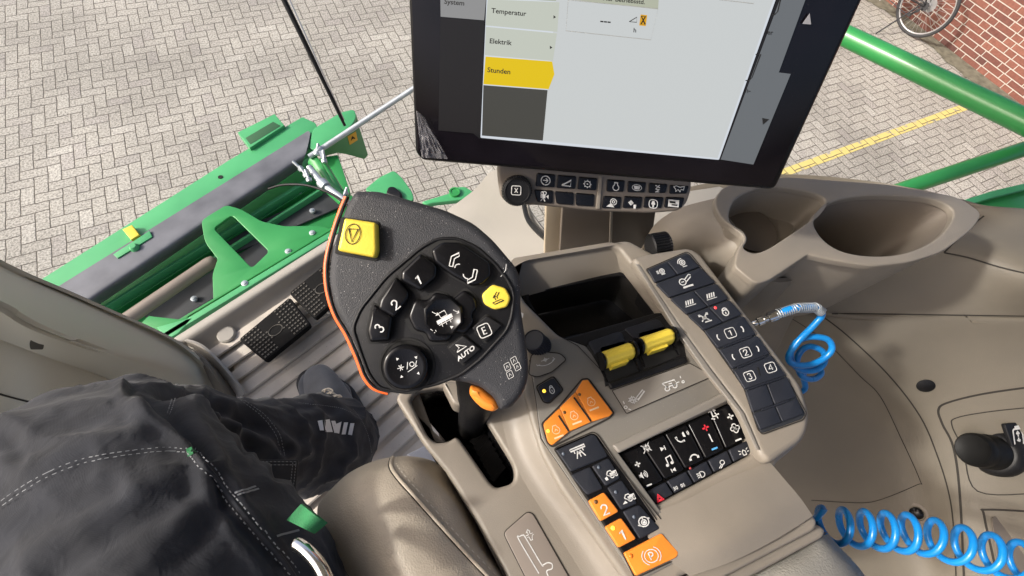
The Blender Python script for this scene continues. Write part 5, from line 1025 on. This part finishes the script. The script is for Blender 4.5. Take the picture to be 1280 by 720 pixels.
# dark outlines: joints of let-in films and panels, with contact shade drawn in
def joint_shade(name, pts, pl, r, wpx, par, lift=.0003):
    q = fillet(pts, r); return mark_px(name, [q + [q[0]]], pl, wpx, GAP, par, lift)
joint_shade('film_joint_shade', [Z6(105, 520), Z6(210, 428), Z6(235, 435), Z6(420, 760), Z6(240, 790)], PLD.up(.0003), 6, 1.6, pp)
joint_shade('film_joint_shade', [(765, 488), (862, 454), (892, 470), (783, 517)], PD.up(.0028), 2, 1.0, lf)
joint_shade('film_joint_shade', [Z5(62, 205), Z5(72, 130), Z5(110, 118), Z5(180, 125), Z5(205, 148), Z5(150, 195), Z5(95, 214)], PD.up(.0030), 4, 1.1, pl_)
joint_shade('key_joint_shade', [Z6(330, 148), Z6(345, 136), Z6(502, 70), Z6(524, 82), Z6(815, 503), Z6(892, 608), Z6(874, 636), Z6(688, 722), Z6(634, 610)], PD.up(.0026), 4, 1.2, cn)
joint_shade('key_joint_shade', [Z4(70, 146), Z4(201, 89), Z4(215, 97), Z4(472, 422), Z4(528, 503), Z4(587, 608), Z4(577, 629), Z4(445, 676), Z4(430, 661), Z4(385, 526), Z4(259, 347), Z4(117, 206)], PS.up(.0006), 3, 1.3, cn)
joint_shade('key_joint_shade', [Z5(112, 388), Z5(176, 325), Z5(262, 222), Z5(286, 219), Z5(383, 348), Z5(368, 366), Z5(150, 476), Z5(132, 460)], PD.up(.0028), 3, 1.6, cn)
joint_shade('key_joint_shade', [Z5(90, 249), Z5(155, 210), Z5(193, 262), Z5(139, 313), Z5(117, 308)], PD.up(.0028), 4, 1.4, lk)
mark_px('field_joint_shade', [[(662, 450), (670, 500), (676, 548), (705, 590), (806, 738)]], PD.up(.0014), 1.0, GAP, cn)
mark_px('field_joint_shade', [[(742, 545), (860, 690), (852, 700)], [(701, 421), (722, 432), (762, 474)]], PD.up(.0028), .9, GAP, cn)
#@@MONITOR
# ================================================================== MONITOR
mo = thing('monitor', (.22, .23, 2.97), 'large black framed touch monitor showing a German menu with a yellow highlighted entry', 'monitor')
e_, d_ = Vector((.8706, -.4908, .0338)), Vector((-.16514, -.35622, -.91969))
PM = Pl(CAM + ray(740, 218) * .44, e_, -d_)
XL = lambda y: 512 + .047 * y
XR = lambda y: 1078 - .463 * y
plate('housing', [(XL(-260), -260), (XR(-260), -260), (969, 238, 9), (527, 201, 10), (519, 190, 4)], PM, .030, M['gloss'], mo, .003, raise_=0, r=6)
plate('glass_face', [(XL(-260) + 4, -258), (XR(-260) - 5, -258), (964, 233, 7), (529, 197, 8), (522, 186, 4)], PM, .0006, mat('black_glass', (.006, .005, .007), .10, spec=.3, var=.4, vscale=14, det=8, speck=((.12, .115, .11), 330, .03)), mo, .0002, raise_=.0006, r=5)
def scr(name, q, rgb, par, k=0, em=.55, r=0):
    m_ = bpy.data.materials.new(name); m_.use_nodes = True; b = m_.node_tree.nodes['Principled BSDF']
    b.inputs['Base Color'].default_value = (.008, .008, .008, 1); b.inputs['Roughness'].default_value = .22; b.inputs['Specular IOR Level'].default_value = .2
    b.inputs['Emission Color'].default_value = (*srgb(*rgb), 1); b.inputs['Emission Strength'].default_value = em
    pt = PM.up(.0010 + .0003 * k); P = [pt.p(*p) for p in (fillet(q, r) if r else q)]
    V = P + [p - PM.n * .0002 for p in P]; n = len(P)
    return obj(name, V, [tuple(range(n)), tuple(range(2 * n - 1, n - 1, -1))] + [(i, (i + 1) % n, n + (i + 1) % n, n + i) for i in range(n)], m_, par, 0)
def Z2(x, y): return (500 + x / 2.207, y / 2.207)
SV = scr('screen', [Z2(112, -60), Z2(1110, -60), Z2(1060, 120), Z2(975, 450), Z2(220, 383), Z2(108, 290)], (26, 25, 27), mo, 0)
scr('side_menu', [Z2(110, -100), Z2(246, -100), Z2(232, 56), Z2(112, 46)], (152, 152, 152), mo, 1)
scr('backdrop', [Z2(112, 50), Z2(232, 58), Z2(222, 370), Z2(106, 360)], (34, 31, 32), mo, 1)
scr('right_menu', [Z2(1070, -60), Z2(1140, -60), Z2(1045, 200), Z2(1078, 204), Z2(975, 454), Z2(885, 440)], (112, 116, 120), mo, 1)
scr('window_border', [Z2(243, -100), Z2(1062, -100), (Z2(1036, 0)), Z2(880, 441), Z2(222, 380)], (224, 230, 238), mo, 2, r=1.5)
scr('page', [Z2(440, -100), Z2(1056, -100), Z2(1029, 2), Z2(876, 436), Z2(394, 388)], (212, 216, 216), mo, 3)
scr('menu_entry', [Z2(248, -100), Z2(440, -100), Z2(436, 4), Z2(246, -8)], (185, 192, 175), mo, 3)
t1 = scr('menu_entry', [Z2(242, -2), Z2(440, 6), Z2(434, 88), Z2(236, 70)], (205, 210, 198), mo, 4)
t2 = scr('menu_entry', [Z2(237, 74), Z2(433, 92), Z2(422, 168), Z2(234, 152)], (205, 210, 198), mo, 4)
t3 = scr('highlighted_entry', [Z2(236, 156), Z2(420, 170), Z2(426, 205), Z2(410, 246), Z2(230, 232)], (240, 205, 8), mo, 4)
scr('empty_area', [Z2(230, 235), Z2(411, 249), Z2(394, 388), Z2(226, 374)], (74, 73, 68), mo, 3)
INK = mat('screen_ink', (.01, .01, .01), .6)
def st_(s, x, y, sz, par, lift=.0026, slant=.05): return text('words', s, Z2(x, y), (sz, sz * .095), (-sz * .07, sz * .97), PM, INK, par, lift, .018)
st_('Temperatur', 300, 34, 8.9, t1); st_('Elektrik', 277, 116, 8.9, t2); st_('Stunden', 273, 196, 8.9, t3); st_('System', 150, 7, 8.9, mo, .0022)
mark('arrow', [['F', (-1, -1.2), (1, 0), (-1, 1.2)]], Z2(427, 47), (1.6, .15), (0, 1.8), PM, 1, INK, t1, .0026); mark('arrow', [['F', (-1, -1.2), (1, 0), (-1, 1.2)]], Z2(417, 131), (1.6, .15), (0, 1.8), PM, 1, INK, t2, .0026)
hb = scr('counter_header', [Z2(466, -40), Z2(716, -40), Z2(712, 26), Z2(464, -2)], (188, 192, 172), mo, 4); st_('Nur Betriebsstd.', 618, 1, 7.8, hb)
def outline(q, pl, wpx, m_, par, lift): return mark_px('outline', [q + [q[0]]], pl, wpx, m_, par, lift)
GREY = mat('screen_grey_line', (.30, .31, .30), .6)
outline([Z2(464, 0), Z2(712, 24), Z2(692, 110), Z2(458, 85)], PM, .5, GREY, mo, .0024)
outline([Z2(880, -20), Z2(980, -10), Z2(976, 10), Z2(880, -1)], PM, .5, GREY, mo, .0024)
st_('---', 567, 58, 14, mo, .0024); st_('h', 648, 84, 8, mo, .0024)
mark('symbol', [[(-1, .8), (1, .8), (1, -.9), (-1, .8), (-.8, .8)]], Z2(643, 54), (4.6, .4), (-.2, 3.8), PM, .6, INK, mo, .0024)
hg = scr('hourglass_field', [Z2(664, 40), Z2(682, 42), Z2(678, 72), Z2(660, 70)], (230, 170, 20), mo, 4); mark('symbol', [[(-1, -1), (1, -1), (-1, 1), (1, 1), (-1, -1)]], Z2(671, 56), (2.6, .2), (-.2, 5), PM, 1.0, INK, hg, .0026)
st_('er', 1021, 90, 8.5, mo, .0020); st_('n-', 960, 250, 8.5, mo, .0020)
for (xa, ya, xb, yb) in ((1052, -10, 1036, 40), (995, 150, 965, 222)):
    mark_px('outline', [[Z2(xa - 14, ya), Z2(xa, ya), Z2(xb + 6, yb - 8), Z2(xb - 2, yb), Z2(xb - 12, yb)]], PM, 1.2, INK, mo, .0020)
mark('arrow', [['F', (-1, 1), (.3, -1.1), (1, 1)]], Z2(1124, 52), (5.6, .4), (-1, 6.6), PM, 1, mat('arrow_grey', (.3, .3, .32), .5), mo, .0020)
mark('arrow', [['F', (-1, -.7), (1, -.5), (-.5, 1)]], Z2(1008, 334), (4.6, .4), (-.8, 5), PM, 1, INK, mo, .0020)
# crumpled clear film left on the corner of the frame
fl = [(522, 140), (530, 150), (545, 178), (556, 196), (530, 194), (524, 180)]
film = bpy.data.materials.new('clear_film'); film.use_nodes = True; b = film.node_tree.nodes['Principled BSDF']; b.inputs['Base Color'].default_value = (.8, .8, .85, 1); b.inputs['Roughness'].default_value = .12; b.inputs['Alpha'].default_value = .12
V, F = [], []; nx_, ny_ = 14, 18
for i in range(nx_ + 1):
    for j in range(ny_ + 1):
        x, y = bil([(520, 138), (530, 146), (560, 199), (527, 197)], i / nx_, j / ny_); z = .0035 + .005 * abs(noise.noise((i * .45, j * .22, 1))) + .003 * noise.noise((i * .8, j * .15, 4)); V.append(PM.up(z).p(x, y))
F = [(i * (ny_ + 1) + j, i * (ny_ + 1) + j + 1, (i + 1) * (ny_ + 1) + j + 1, (i + 1) * (ny_ + 1) + j) for i in range(nx_) for j in range(ny_)]
obj('protective_film', V, F, film, mo, 30)
# ---- shortcut bar under the monitor
def ZB(x, y): return (600 + x / 4.267, 190 + y / 4.267)
sbk = thing('shortcut_bar', W(740, 245, .37), 'curved bar of small black shortcut keys with a knurled knob below the monitor', 'control panel')
PB = PL3((640, 240, .372), (850, 255, .372), (740, 215, .352))
plate('bar_body', [ZB(90, 60), ZB(600, 100), ZB(1130, 140), ZB(1132, 200), ZB(1105, 280), ZB(1060, 318), ZB(900, 330), ZB(600, 318), ZB(290, 285), ZB(170, 285), ZB(110, 250), ZB(95, 160)], PB, .018, M['beige_dark'], sbk, .004, r=8, res=4)
plate('bar_rib', [ZB(636, 130), ZB(655, 132), ZB(640, 305), ZB(618, 303)], PB, .002, BG, sbk, .0008, raise_=.002)
kys = []
PBu = PB.up(.0016)
for i in range(3):
    kys.append(plate('shortcut_key', [ZB(303 + 112 * i, 112 + 10 * i), ZB(402 + 112 * i, 120 + 10 * i), ZB(398 + 111 * i, 190 + 8 * i), ZB(296 + 112 * i, 184 + 8 * i)], PB, .003, M['gloss'], sbk, .0008, raise_=.0016, r=2))
for i in range(3):
    kys.append(plate('shortcut_key', [ZB(288 + 111 * i, 200 + 9 * i), ZB(390 + 111 * i, 206 + 10 * i), ZB(388 + 110 * i, 276 + 8 * i), ZB(304 + 104 * i, 268 + 9 * i)], PB, .003, M['gloss'], sbk, .0008, raise_=.0016, r=2.5))
for i in range(4):
    kys.append(plate('shortcut_key', [ZB(678 + 112 * i, 146 + 10 * i), ZB(774 + 114 * i, 152 + 10 * i), ZB(766 + 112 * i, 214 + 3 * i), ZB(676 + 112 * i, 212 + 4 * i)], PB, .003, M['gloss'], sbk, .0008, raise_=.0016, r=2))
for i in range(4):
    kys.append(plate('shortcut_key', [ZB(660 + 111 * i, 234 + 2 * i), ZB(756 + 112 * i, 240 + 1 * i), ZB(748 + 110 * i, 302 - 1 * i), ZB(650 + 111 * i, 300 - 1 * i)], PB, .003, M['gloss'], sbk, .0008, raise_=.0016, r=2))
def zb(lines, x, y, s, k, wpx=.9): return mark('symbol', lines, ZB(x, y), (s, s * .1), (-s * .05, s), PB, wpx, M['white'], kys[k], .0020)
zb([arc(0, 0, 1, 0, 360, 16), [(-.6, 0), (.5, 0)], [(.05, -.5), (.55, 0), (.05, .5)]], 350, 152, 5.6, 0, 1.1)
zb([[(-1.2, .7), (1, .7), (1.1, -.8), (-1.2, .7), (-1, .7)]], 462, 166, 5, 1, 1)
zb([arc(0, 0, .75, 0, 360, 14), ['F'] + arc(0, 0, .2, 0, 350, 6)] + [[(math.cos(a_) * .75, math.sin(a_) * .75), (math.cos(a_) * 1.05, math.sin(a_) * 1.05)] for a_ in [math.pi / 4 * i for i in range(8)]], 573, 171, 5, 2, 1)
zb([['F', (-.9, -.4), (.3, -.5), (.3, .4), (-.9, .4)], ['F', (.5, -.1), (1.1, -.6), (1.1, .5)], arc(-.5, -.8, .35), arc(.1, -.9, .4), [(-.3, .4), (-.8, 1.2)], [(-.2, .4), (.3, 1.2)]], 342, 238, 5, 3, 1)
zb([arc(0, .2, .8, -60, 240, 12), [(-.4, -.5), (-.4, -1.1), (.4, -1.1), (.4, -.5)]], 725, 186, 4.6, 6, 1.1)
zb([arc(0, 0, 1.2, 0, 360, 12, .75), ['F', (-.8, -.4), (.8, -.4), (.6, .45), (-.6, .45)]], 837, 190, 5, 7, .8)
zb([[(-.6, -.8), (.6, -.2)], [(.5, -.9), (-.5, .2)], [(-.6, 1), (.5, .9)], [(.5, .3), (-.5, 1.1)], [(-.5, .3), (.6, .3)]], 947, 194, 4.6, 8, 1)
zb([[(-1.3, -.3), (-.6, -.6), (.2, -.3), (1.4, -.6), (1.2, .3), (.6, .2), (.4, .8), (-.2, .3), (-.7, .8), (-.8, .2), (-1.3, -.3)]], 1060, 194, 5, 9, .9)
zb([arc(.3, -.3, .75, 0, 360, 10), arc(.3, -.3, .3), ['F', (-1.4, 1), (-.4, .1), (.1, .5), (.6, 1)]], 705, 272, 5.2, 10, .9)
zb([arc(-.5, -.3, .45, 0, 360, 7), ['F', (.2, .1), (.9, .1), (.8, 1.1), (.2, 1.1)], [(-.5, -1), (-.5, .4)], [(-1.2, -.3), (.2, -.3)]], 815, 278, 4.8, 11, .9)
zb([rect(-1, -1, 1, 1, .8), ['F', (-.25, -.7), (.25, -.7), (.5, .1), (.2, .2), (.2, .8), (-.2, .8), (-.2, .2), (-.5, .1)]], 924, 277, 5.2, 12, 1)
zb([['F', (-1.3, -.85), (1.3, -.85), (1.2, .85), (-1.3, .85)]], 1033, 274, 5.2, 13, .8)
mark('symbol', [['F', (-1, -.5), (.4, -.5), (.4, 0), (-1, 0)], ['F', (-.5, .2), (.9, .2), (.9, .55), (-.5, .55)]], ZB(1033, 274), (5.2, .5), (-.2, 5), PB, .8, M['pit'], kys[13], .0024)
kc = PB.p(*ZB(196, 205)); kax = (PB.n + Vector((0, 0, .15))).normalized()
V, F = lathe_geo(kc - kax * .006, kax, [(.0150, 0), (.0158, .004), (.0156, .006, 1), (.0150, .013, 1), (.0138, .0155), (.0120, .016), (.0115, .0152), (.0001, .0148)], 144, 1, .0009); kn = obj('knurled_knob', V, F, M['black'], sbk, 30)
kp_ = Pl(kc + kax * .0092, PB.u, PB.v)
mark('symbol', [rect(-1, -1, 1, 1, .4)], ZB(193, 205), (5.8, .3), (-.2, 5.6), kp_, 1.0, M['white'], kn, .0006)
text('letter', 'X', ZB(193, 205), (8.8, .6), (-.3, 8.8), kp_, M['white'], kn, .0006, .03)

# ================================================================== BLUE AIR HOSE
ah = thing('air_hose', W(1010, 430, .5), 'bright blue coiled air hose with steel spring guard and fitting beside the console', 'hose')
def coilpts(p0, p1, r, turns, n=26, up=Vector((0, 0, 1)), ph=0, lean=0, r2=None, hand=1):
    ax = (p1 - p0); L_ = ax.length; t = ax.normalized(); a_ = (up - t * up.dot(t)).normalized(); b_ = t.cross(a_) * hand; out = []
    for i in range(int(n * turns) + 1):
        f_ = i / (n * turns); th = 2 * math.pi * turns * f_ + ph; rr = r + ((r2 or r) - r) * f_
        out.append(p0 + ax * f_ + (a_ * math.cos(th) + b_ * math.sin(th)) * rr + t * math.cos(th + .5) * lean)
    return out
hr = .0037
pA = [W(x, y, h) for x, y, h in ((951, 401, .462), (962, 397, .458), (975, 391, .450), (990, 386, .445), (1006, 384, .445), (1019, 384, .448), (1026, 388, .455), (1026, 396, .464), (1014, 410, .475), (1000, 424, .485), (988, 440, .498), (986, 450, .505), (994, 456, .51), (1012, 456, .512), (1030, 448, .505), (1040, 436, .495), (1034, 424, .488), (1014, 421, .488), (998, 426, .495), (989, 438, .508), (990, 452, .52), (1000, 462, .528), (1018, 463, .528), (1030, 454, .525), (1029, 440, .518), (1014, 433, .515), (1002, 438, .52), (996, 452, .53), (1002, 470, .54), (1016, 474, .545), (1026, 468, .548), (1024, 460, .55), (1010, 458, .555), (1004, 470, .57), (1006, 486, .585), (990, 494, .60), (962, 505, .62), (940, 545, .63), (945, 600, .63), (985, 642, .62), (1015, 654, .59))]
hpts = spline(pA, 6)
c0, c1, c2 = W(1028, 656, .560), W(1150, 668, .552), W(1420, 742, .545)
cl = coilpts(c0, c1, .0175, 4.5, 28, (ray(1100, 560) - ray(1100, 640)).normalized(), 0, 0, .019, -1)
cl2 = coilpts(c1, c2, .019, 7.5, 28, (ray(1100, 560) - ray(1100, 640)).normalized(), 4.5 * 2 * math.pi, 0, .0215, -1)
tube('hose', [p for p in hpts[38:]] + spline([hpts[-1], cl[0]], 6)[1:-1] + cl + cl2[1:], hr, M['blue'], ah, 12)
obj('spring_guard', *tube_geo(coilpts(hpts[10], hpts[20], .0050, 9, 16) + coilpts(hpts[20], hpts[30], .0050, 9, 16)[1:] + coilpts(hpts[30], hpts[38], .0050, 5, 16)[1:], .0008, 6), M['steel'], ah, 60)
tube('hose_core', hpts[8:44], .0041, M['blue'], ah, 12)
fx = (hpts[9] - hpts[0]).normalized()
V, F = join([lathe_geo(hpts[0] - fx * .012, fx, [(.0028, 0), (.0034, .001), (.0034, .008), (.0052, .009), (.0052, .015), (.004, .016), (.004, .020), (.0060, .021), (.0060, .029), (.0052, .031), (.0052, .036)], 18)]); obj('fitting', V, F, M['chrome'], ah, 40)

# ================================================================== PERSON
pr = None
def limb(rings, nseg=40, disp=None, expo=2.0):
    """rings: (centre, radius across, radius front-back, up hint)"""
    C_ = spline([tuple(r[0]) + (r[1], r[2]) for r in rings], 16 if nseg > 100 else 10); V, F = [], []; n = len(C_); a_ = None
    for i in range(n):
        c_ = Vector(C_[i][:3]); t = (Vector(C_[min(i + 1, n - 1)][:3]) - Vector(C_[max(i - 1, 0)][:3])).normalized()
        if a_ is None: a_ = t.orthogonal().normalized()
        a_ = (a_ - t * a_.dot(t)).normalized(); b_ = t.cross(a_)
        for k in range(nseg):
            th = 2 * math.pi * k / nseg; d = a_ * math.cos(th) * C_[i][3] + b_ * math.sin(th) * C_[i][4]; p = c_ + d
            if disp: p = p + d.normalized() * disp(p, i / n, th)
            V.append(p)
    for i in range(n - 1):
        for k in range(nseg):
            k2 = (k + 1) % nseg; F.append((i * nseg + k, i * nseg + k2, (i + 1) * nseg + k2, (i + 1) * nseg + k))
    F.append(tuple(range(nseg))); F.append(tuple(range((n - 1) * nseg, n * nseg)))
    return V, F
hip, mid, knee = W(330, 1000, .50), W(235, 760, .475), W(118, 610, .535)
k2 = W(150, 575, .60); shin, ankle = W(300, 568, .80), W(412, 552, 1.03)
foot0, foot1 = W(430, 545, 1.09), W(392, 480, 1.105)
rings = [(hip, .120, .120), (W(270, 850, .485), .118, .118), (mid, .112, .112), (W(165, 668, .495), .104, .104), (W(120, 614, .545), .100, .100), (W(152, 583, .625), .098, .098), (W(222, 567, .71), .088, .088), (shin, .082, .082), (W(368, 555, .92), .083, .083), (W(412, 552, 1.02), .085, .085), (W(428, 552, 1.07), .084, .084)]
Vb, Fb = limb([(c_, a_ * .80, b_ * .80) for c_, a_, b_ in rings] + [(W(430, 548, 1.10), .045, .045), (W(415, 520, 1.115), .040, .035), (W(398, 488, 1.12), .036, .028)], 28)
pr = obj('person', Vb, Fb, mat('covered_skin', (.45, .28, .2), .6), None, 180); tag(pr, 'seated person in dark work trousers and grey safety shoe, right leg in view', 'person')
def folds(p, t, th):
    k = math.exp(-((t - .47) / .16) ** 2); k2_ = math.exp(-((t - .80) / .18) ** 2)
    q = p * 9
    a_ = noise.noise((q.x * .6 + q.z * 1.5, q.y * .6 - q.z, q.z * .5)); b_ = noise.noise((q.x * 2.2, q.y * 2.2 + 5, q.z * 2.2))
    rdg = (1 - abs(noise.noise((q.x * .9 + q.y * .9 + 3, q.z * 1.6, q.x * .5 - q.y * .5))) * 2) ** 3
    q3 = (1 - abs(noise.noise((p.x * 26 + p.y * 14, p.y * 30 - p.z * 12, p.z * 24))) * 2)
    out = a_ * .007 + b_ * .004 + max(0, q3) ** 3 * .0022 + (k * .7 + k2_ * .8) * rdg * .014 - .004
    v = CR @ (p - CAM)
    if v.z > .01:
        x, y = 640 + FPX * v.x / v.z, 360 + FPX * v.y / v.z
        for pts, amp, wd in CREASES:
            d = min(seg_d(x, y, *pts[i], *pts[i + 1]) for i in range(len(pts) - 1))
            if d < wd * 4: out += amp * (-math.exp(-(d / wd) ** 2) + .75 * math.exp(-((d - 1.9 * wd) / wd) ** 2))
    return out
def seg_d(x, y, x0, y0, x1, y1):
    dx, dy = x1 - x0, y1 - y0; t = max(0, min(1, ((x - x0) * dx + (y - y0) * dy) / (dx * dx + dy * dy))); return math.hypot(x - x0 - t * dx, y - y0 - t * dy)
CREASES = [([(165, 492), (215, 515), (245, 545), (262, 572)], 0.0070, 8), ([(235, 498), (290, 516), (335, 545), (352, 562)], 0.0070, 7), ([(262, 494), (340, 503), (420, 512)], 0.0035, 5),
           ([(300, 520), (380, 548), (440, 580)], 0.0042, 8), ([(350, 590), (400, 575), (450, 590)], 0.0042, 8), ([(180, 500), (260, 505), (300, 530), (310, 560)], 0.0042, 6),
           ([(60, 720), (150, 660), (235, 610)], 0.0042, 16), ([(190, 735), (250, 670), (275, 625)], 0.0035, 12), ([(20, 560), (90, 530), (150, 520)], 0.0042, 14), ([(-20, 690), (60, 640), (140, 612)], 0.0028, 14), ([(270, 600), (300, 650), (345, 700)], 0.0042, 9)]
Vt, Ft = limb(rings, 200, folds)
tr = obj('trousers', Vt, Ft, M['cloth'], pr, 180)
tb = BVHTree.FromPolygons(Vt, Ft)
def raised(name, pts, wd, m_, par, lift=.0012, th=.0022):
    """a felled seam: a low rounded welt that follows the cloth"""
    hs = [cast(tb, q.x, q.y, 0) for q in spline(pts, 14)]; hs = [h for h in hs if h]
    if len(hs) > 2: obj(name, *tube_geo([h[0] for h in hs], wd, 8), m_, par, 180)
main = [(-12, 640), (30, 610), (70, 588), (110, 574), (160, 566), (205, 562), (240, 563)]
for o_ in (0, 7): seam('stitching', tb, [(x, y + o_ * (1 - i * .06)) for i, (x, y) in enumerate(main)], .0008, M['thread'], tr, .0022, 14, .0035, .0012)
side = [(240, 566), (262, 590), (292, 628), (325, 668), (352, 700), (372, 730)]
for o_ in (-4, 5): seam('stitching', tb, [(x + o_, y - o_ * .7) for x, y in side], .0008, M['thread'], tr, .0022, 14, .0035, .0014)
raised('side_seam', side, .0022, M['cloth'], tr)
for o_ in (0, 5): seam('stitching', tb, [(300 + o_, 502), (325 + o_, 520), (344 + o_, 545), (350 + o_, 573)], .0008, M['thread'], tr, .0022, 12, .004, .0012)
for o_ in (0, 4): seam('stitching', tb, [(216 + o_, 500), (212 + o_, 514), (208 + o_, 522)], .001, M['thread'], tr, .0022, 8, .003, .0012)
seam('stitching', tb, [(440, 512), (452, 528), (460, 548), (464, 572)], .001, M['thread'], tr, .0024, 10, .003, .0012)
seam('stitching', tb, [(372, 505), (420, 510), (450, 522)], .001, M['thread'], tr, .0024, 10, .003, .0012)
# cargo pocket flap
def cloth_patch(name, q, lift, m_, par, n=14):
    V, F = [], []
    for i in range(n + 1):
        for j in range(n + 1):
            x, y = bil(q, i / n, j / n); h = cast(tb, x, y, 0)
            if not h: h = (W(x, y, .58), Vector((0, 0, 1)))
            V.append(CAM + (h[0] - CAM) * (1 - lift / (h[0] - CAM).length))
    # limit steps in depth at the cloth's outline
    m1 = n + 1; F = [(i * m1 + j, i * m1 + j + 1, (i + 1) * m1 + j + 1, (i + 1) * m1 + j) for i in range(n) for j in range(n)]
    N = len(V); V += [v + (v - CAM).normalized() * .004 for v in V]; F += [tuple(k + N for k in f) for f in F]
    ed = [j for j in range(n)] + [i * m1 + n for i in range(n)] + [n * m1 + n - j for j in range(n)] + [(n - i) * m1 for i in range(n)]
    F += [(ed[k], ed[(k + 1) % len(ed)], ed[(k + 1) % len(ed)] + N, ed[k] + N) for k in range(len(ed))]
    return obj(name, V, F, m_, par, 50)
fpl = PL3((245, 576, .50), (374, 574, .60), (360, 642, .58))
fq = [(262, 574), (374, 574), (371, 606), (366, 640), (345, 632), (310, 606)]
plate('pocket_flap', fq, fpl, .004, M['cloth'], tr, .0015, r=3)
for o_ in (0, 4):
    obj('stitching', *join([ribbon_geo([fpl.up(.0003).p(262 + 110 * k / 22 + dx, 577 + o_) for dx in (0, 3.4)], [fpl.n] * 2, .0009) for k in range(22)]), M['thread'], tr, 0)
    obj('stitching', *join([ribbon_geo([fpl.up(.0003).p(370 - o_ - k * .4, 578 + k * 3.6 + dy) for dy in (0, 2.4)], [fpl.n] * 2, .0009) for k in range(17)]), M['thread'], tr, 0)
# white reflective marks near the hem
rpl = None
for k, q in enumerate(([(397, 526), (403, 525), (405, 538), (400, 538)], [(405, 525), (412, 524), (416, 540), (407, 540)], [(414, 526), (419, 526), (424, 541), (418, 541)], [(420, 530), (427, 527), (424, 542), (420, 541)], [(430, 528), (435, 528), (432, 543), (427, 543)], [(438, 529), (443, 529), (440, 544), (435, 543)])):
    cloth_patch('reflective_mark', q, .0022, M['reflect'], tr, 4)
seam('green_tab', tb, [(237, 562), (240, 571)], .004, M['greenf'], tr, .002)
for q in ([(295, 617), (318, 610)], [(298, 620), (322, 613)], [(344, 672), (372, 664)]): seam('stitching', tb, q, .0016, M['thread'], tr, .002, 6)
# shoe
sh = None
sr = [(W(430, 552, 1.085), .050, .045), (W(424, 528, 1.09), .050, .046), (W(414, 506, 1.10), .050, .042), (W(403, 487, 1.108), .050, .036), (W(394, 473, 1.115), .042, .028), (W(390, 466, 1.12), .024, .018)]
Vs, Fs = limb(sr, 40); sh = obj('shoe', Vs, Fs, M['suede'], pr, 180); shb = BVHTree.FromPolygons(Vs, Fs)
c_s = [(p[0].x, p[0].y) for p in sr]
so_ = [(368, 478, 8), (376, 463, 8), (392, 459, 8), (410, 463, 8), (440, 482, 8), (456, 510, 8), (462, 550, 8), (440, 575, 8), (405, 560, 8), (376, 500, 8)]
plate('sole', so_, HZ(1.128), .018, M['tyre'], sh, .005, res=3)
plate('toe_seam', [(371, 478, 7), (378, 465, 7), (392, 461.5, 6), (409, 465, 6), (436, 481, 6), (440, 500, 4), (420, 490, 6), (395, 492, 6), (374, 502, 4)], HZ(1.10), .02, M['suede'], sh, .008, res=5)
for k in range(4):
    x, y = 399 + 6 * k, 492 + 4 * k
    tube('lace', spline([W(x, y + 4, 1.058), W(x + 6, y - 5, 1.046), W(x + 16, y - 2, 1.046), W(x + 22, y + 3, 1.056)], 6), .0018, M['bthread'], sh, 6)
tube('lace', spline([W(402, 498, 1.05), W(408, 486, 1.038), W(416, 489, 1.035), W(406, 500, 1.038), W(424, 494, 1.04), (W(428, 500, 1.045))], 8), .0017, M['bthread'], sh, 6)
# tool loop with a pen-like steel handle
hg_ = cast(tb, 372, 655, 0) or (W(372, 655, .45), Vector((0, 0, 1)))
hh_ = (EYE - hg_[0].z) if hg_ else .45
gq = PL3((358, 650, hh_ - .010), (395, 640, hh_ - .022), (370, 700, hh_ - .012))
LV = []; LF = []; nn = 14
for i in range(nn + 1):
    t = i / nn; p0 = Vector((358, 650)).lerp(Vector((392, 667)), t); p1 = Vector((376, 630)).lerp(Vector((407, 654)), t); z = .012 * math.sin(math.pi * t)
    LV += [gq.up(z).p(p0.x, p0.y), gq.up(z + .002).p(p1.x, p1.y)]
LV2 = [v - gq.n * .0025 for v in LV]; LF = [(2 * i, 2 * i + 1, 2 * i + 3, 2 * i + 2) for i in range(nn)]; N = len(LV)
LF += [tuple(k + N for k in f) for f in LF] + [(2 * i, 2 * i + 2, 2 * i + 2 + N, 2 * i + N) for i in range(nn)] + [(2 * i + 1, 2 * i + 3, 2 * i + 3 + N, 2 * i + 1 + N) for i in range(nn)]
obj('webbing_loop', LV + LV2, LF, M['greenf'], tr, 50)
tl = tube('tool_handle', [gq.up(.010).p(x, y) for x, y in [(p.x, p.y) for p in spline([(368, 682), (376, 684), (390, 695), (402, 712), (412, 735)], 6)]], [.002, .0036, .0045] + [.0048] * 20 + [.0045, .004], M['chrome'], None, 12) if False else None
tp = spline([(367, 681), (373, 682), (384, 690), (396, 703), (404, 716), (412, 735)], 6)
tl = tube('tool_handle', [gq.up(.008).p(p.x, p.y) for p in tp], [.0018, .0032, .004, .0046] + [.005] * (len(tp) - 4), M['chrome'], None, 14)
tag(tl, 'curved shiny steel tool handle sticking out of the trouser pocket below the green loop', 'tool')
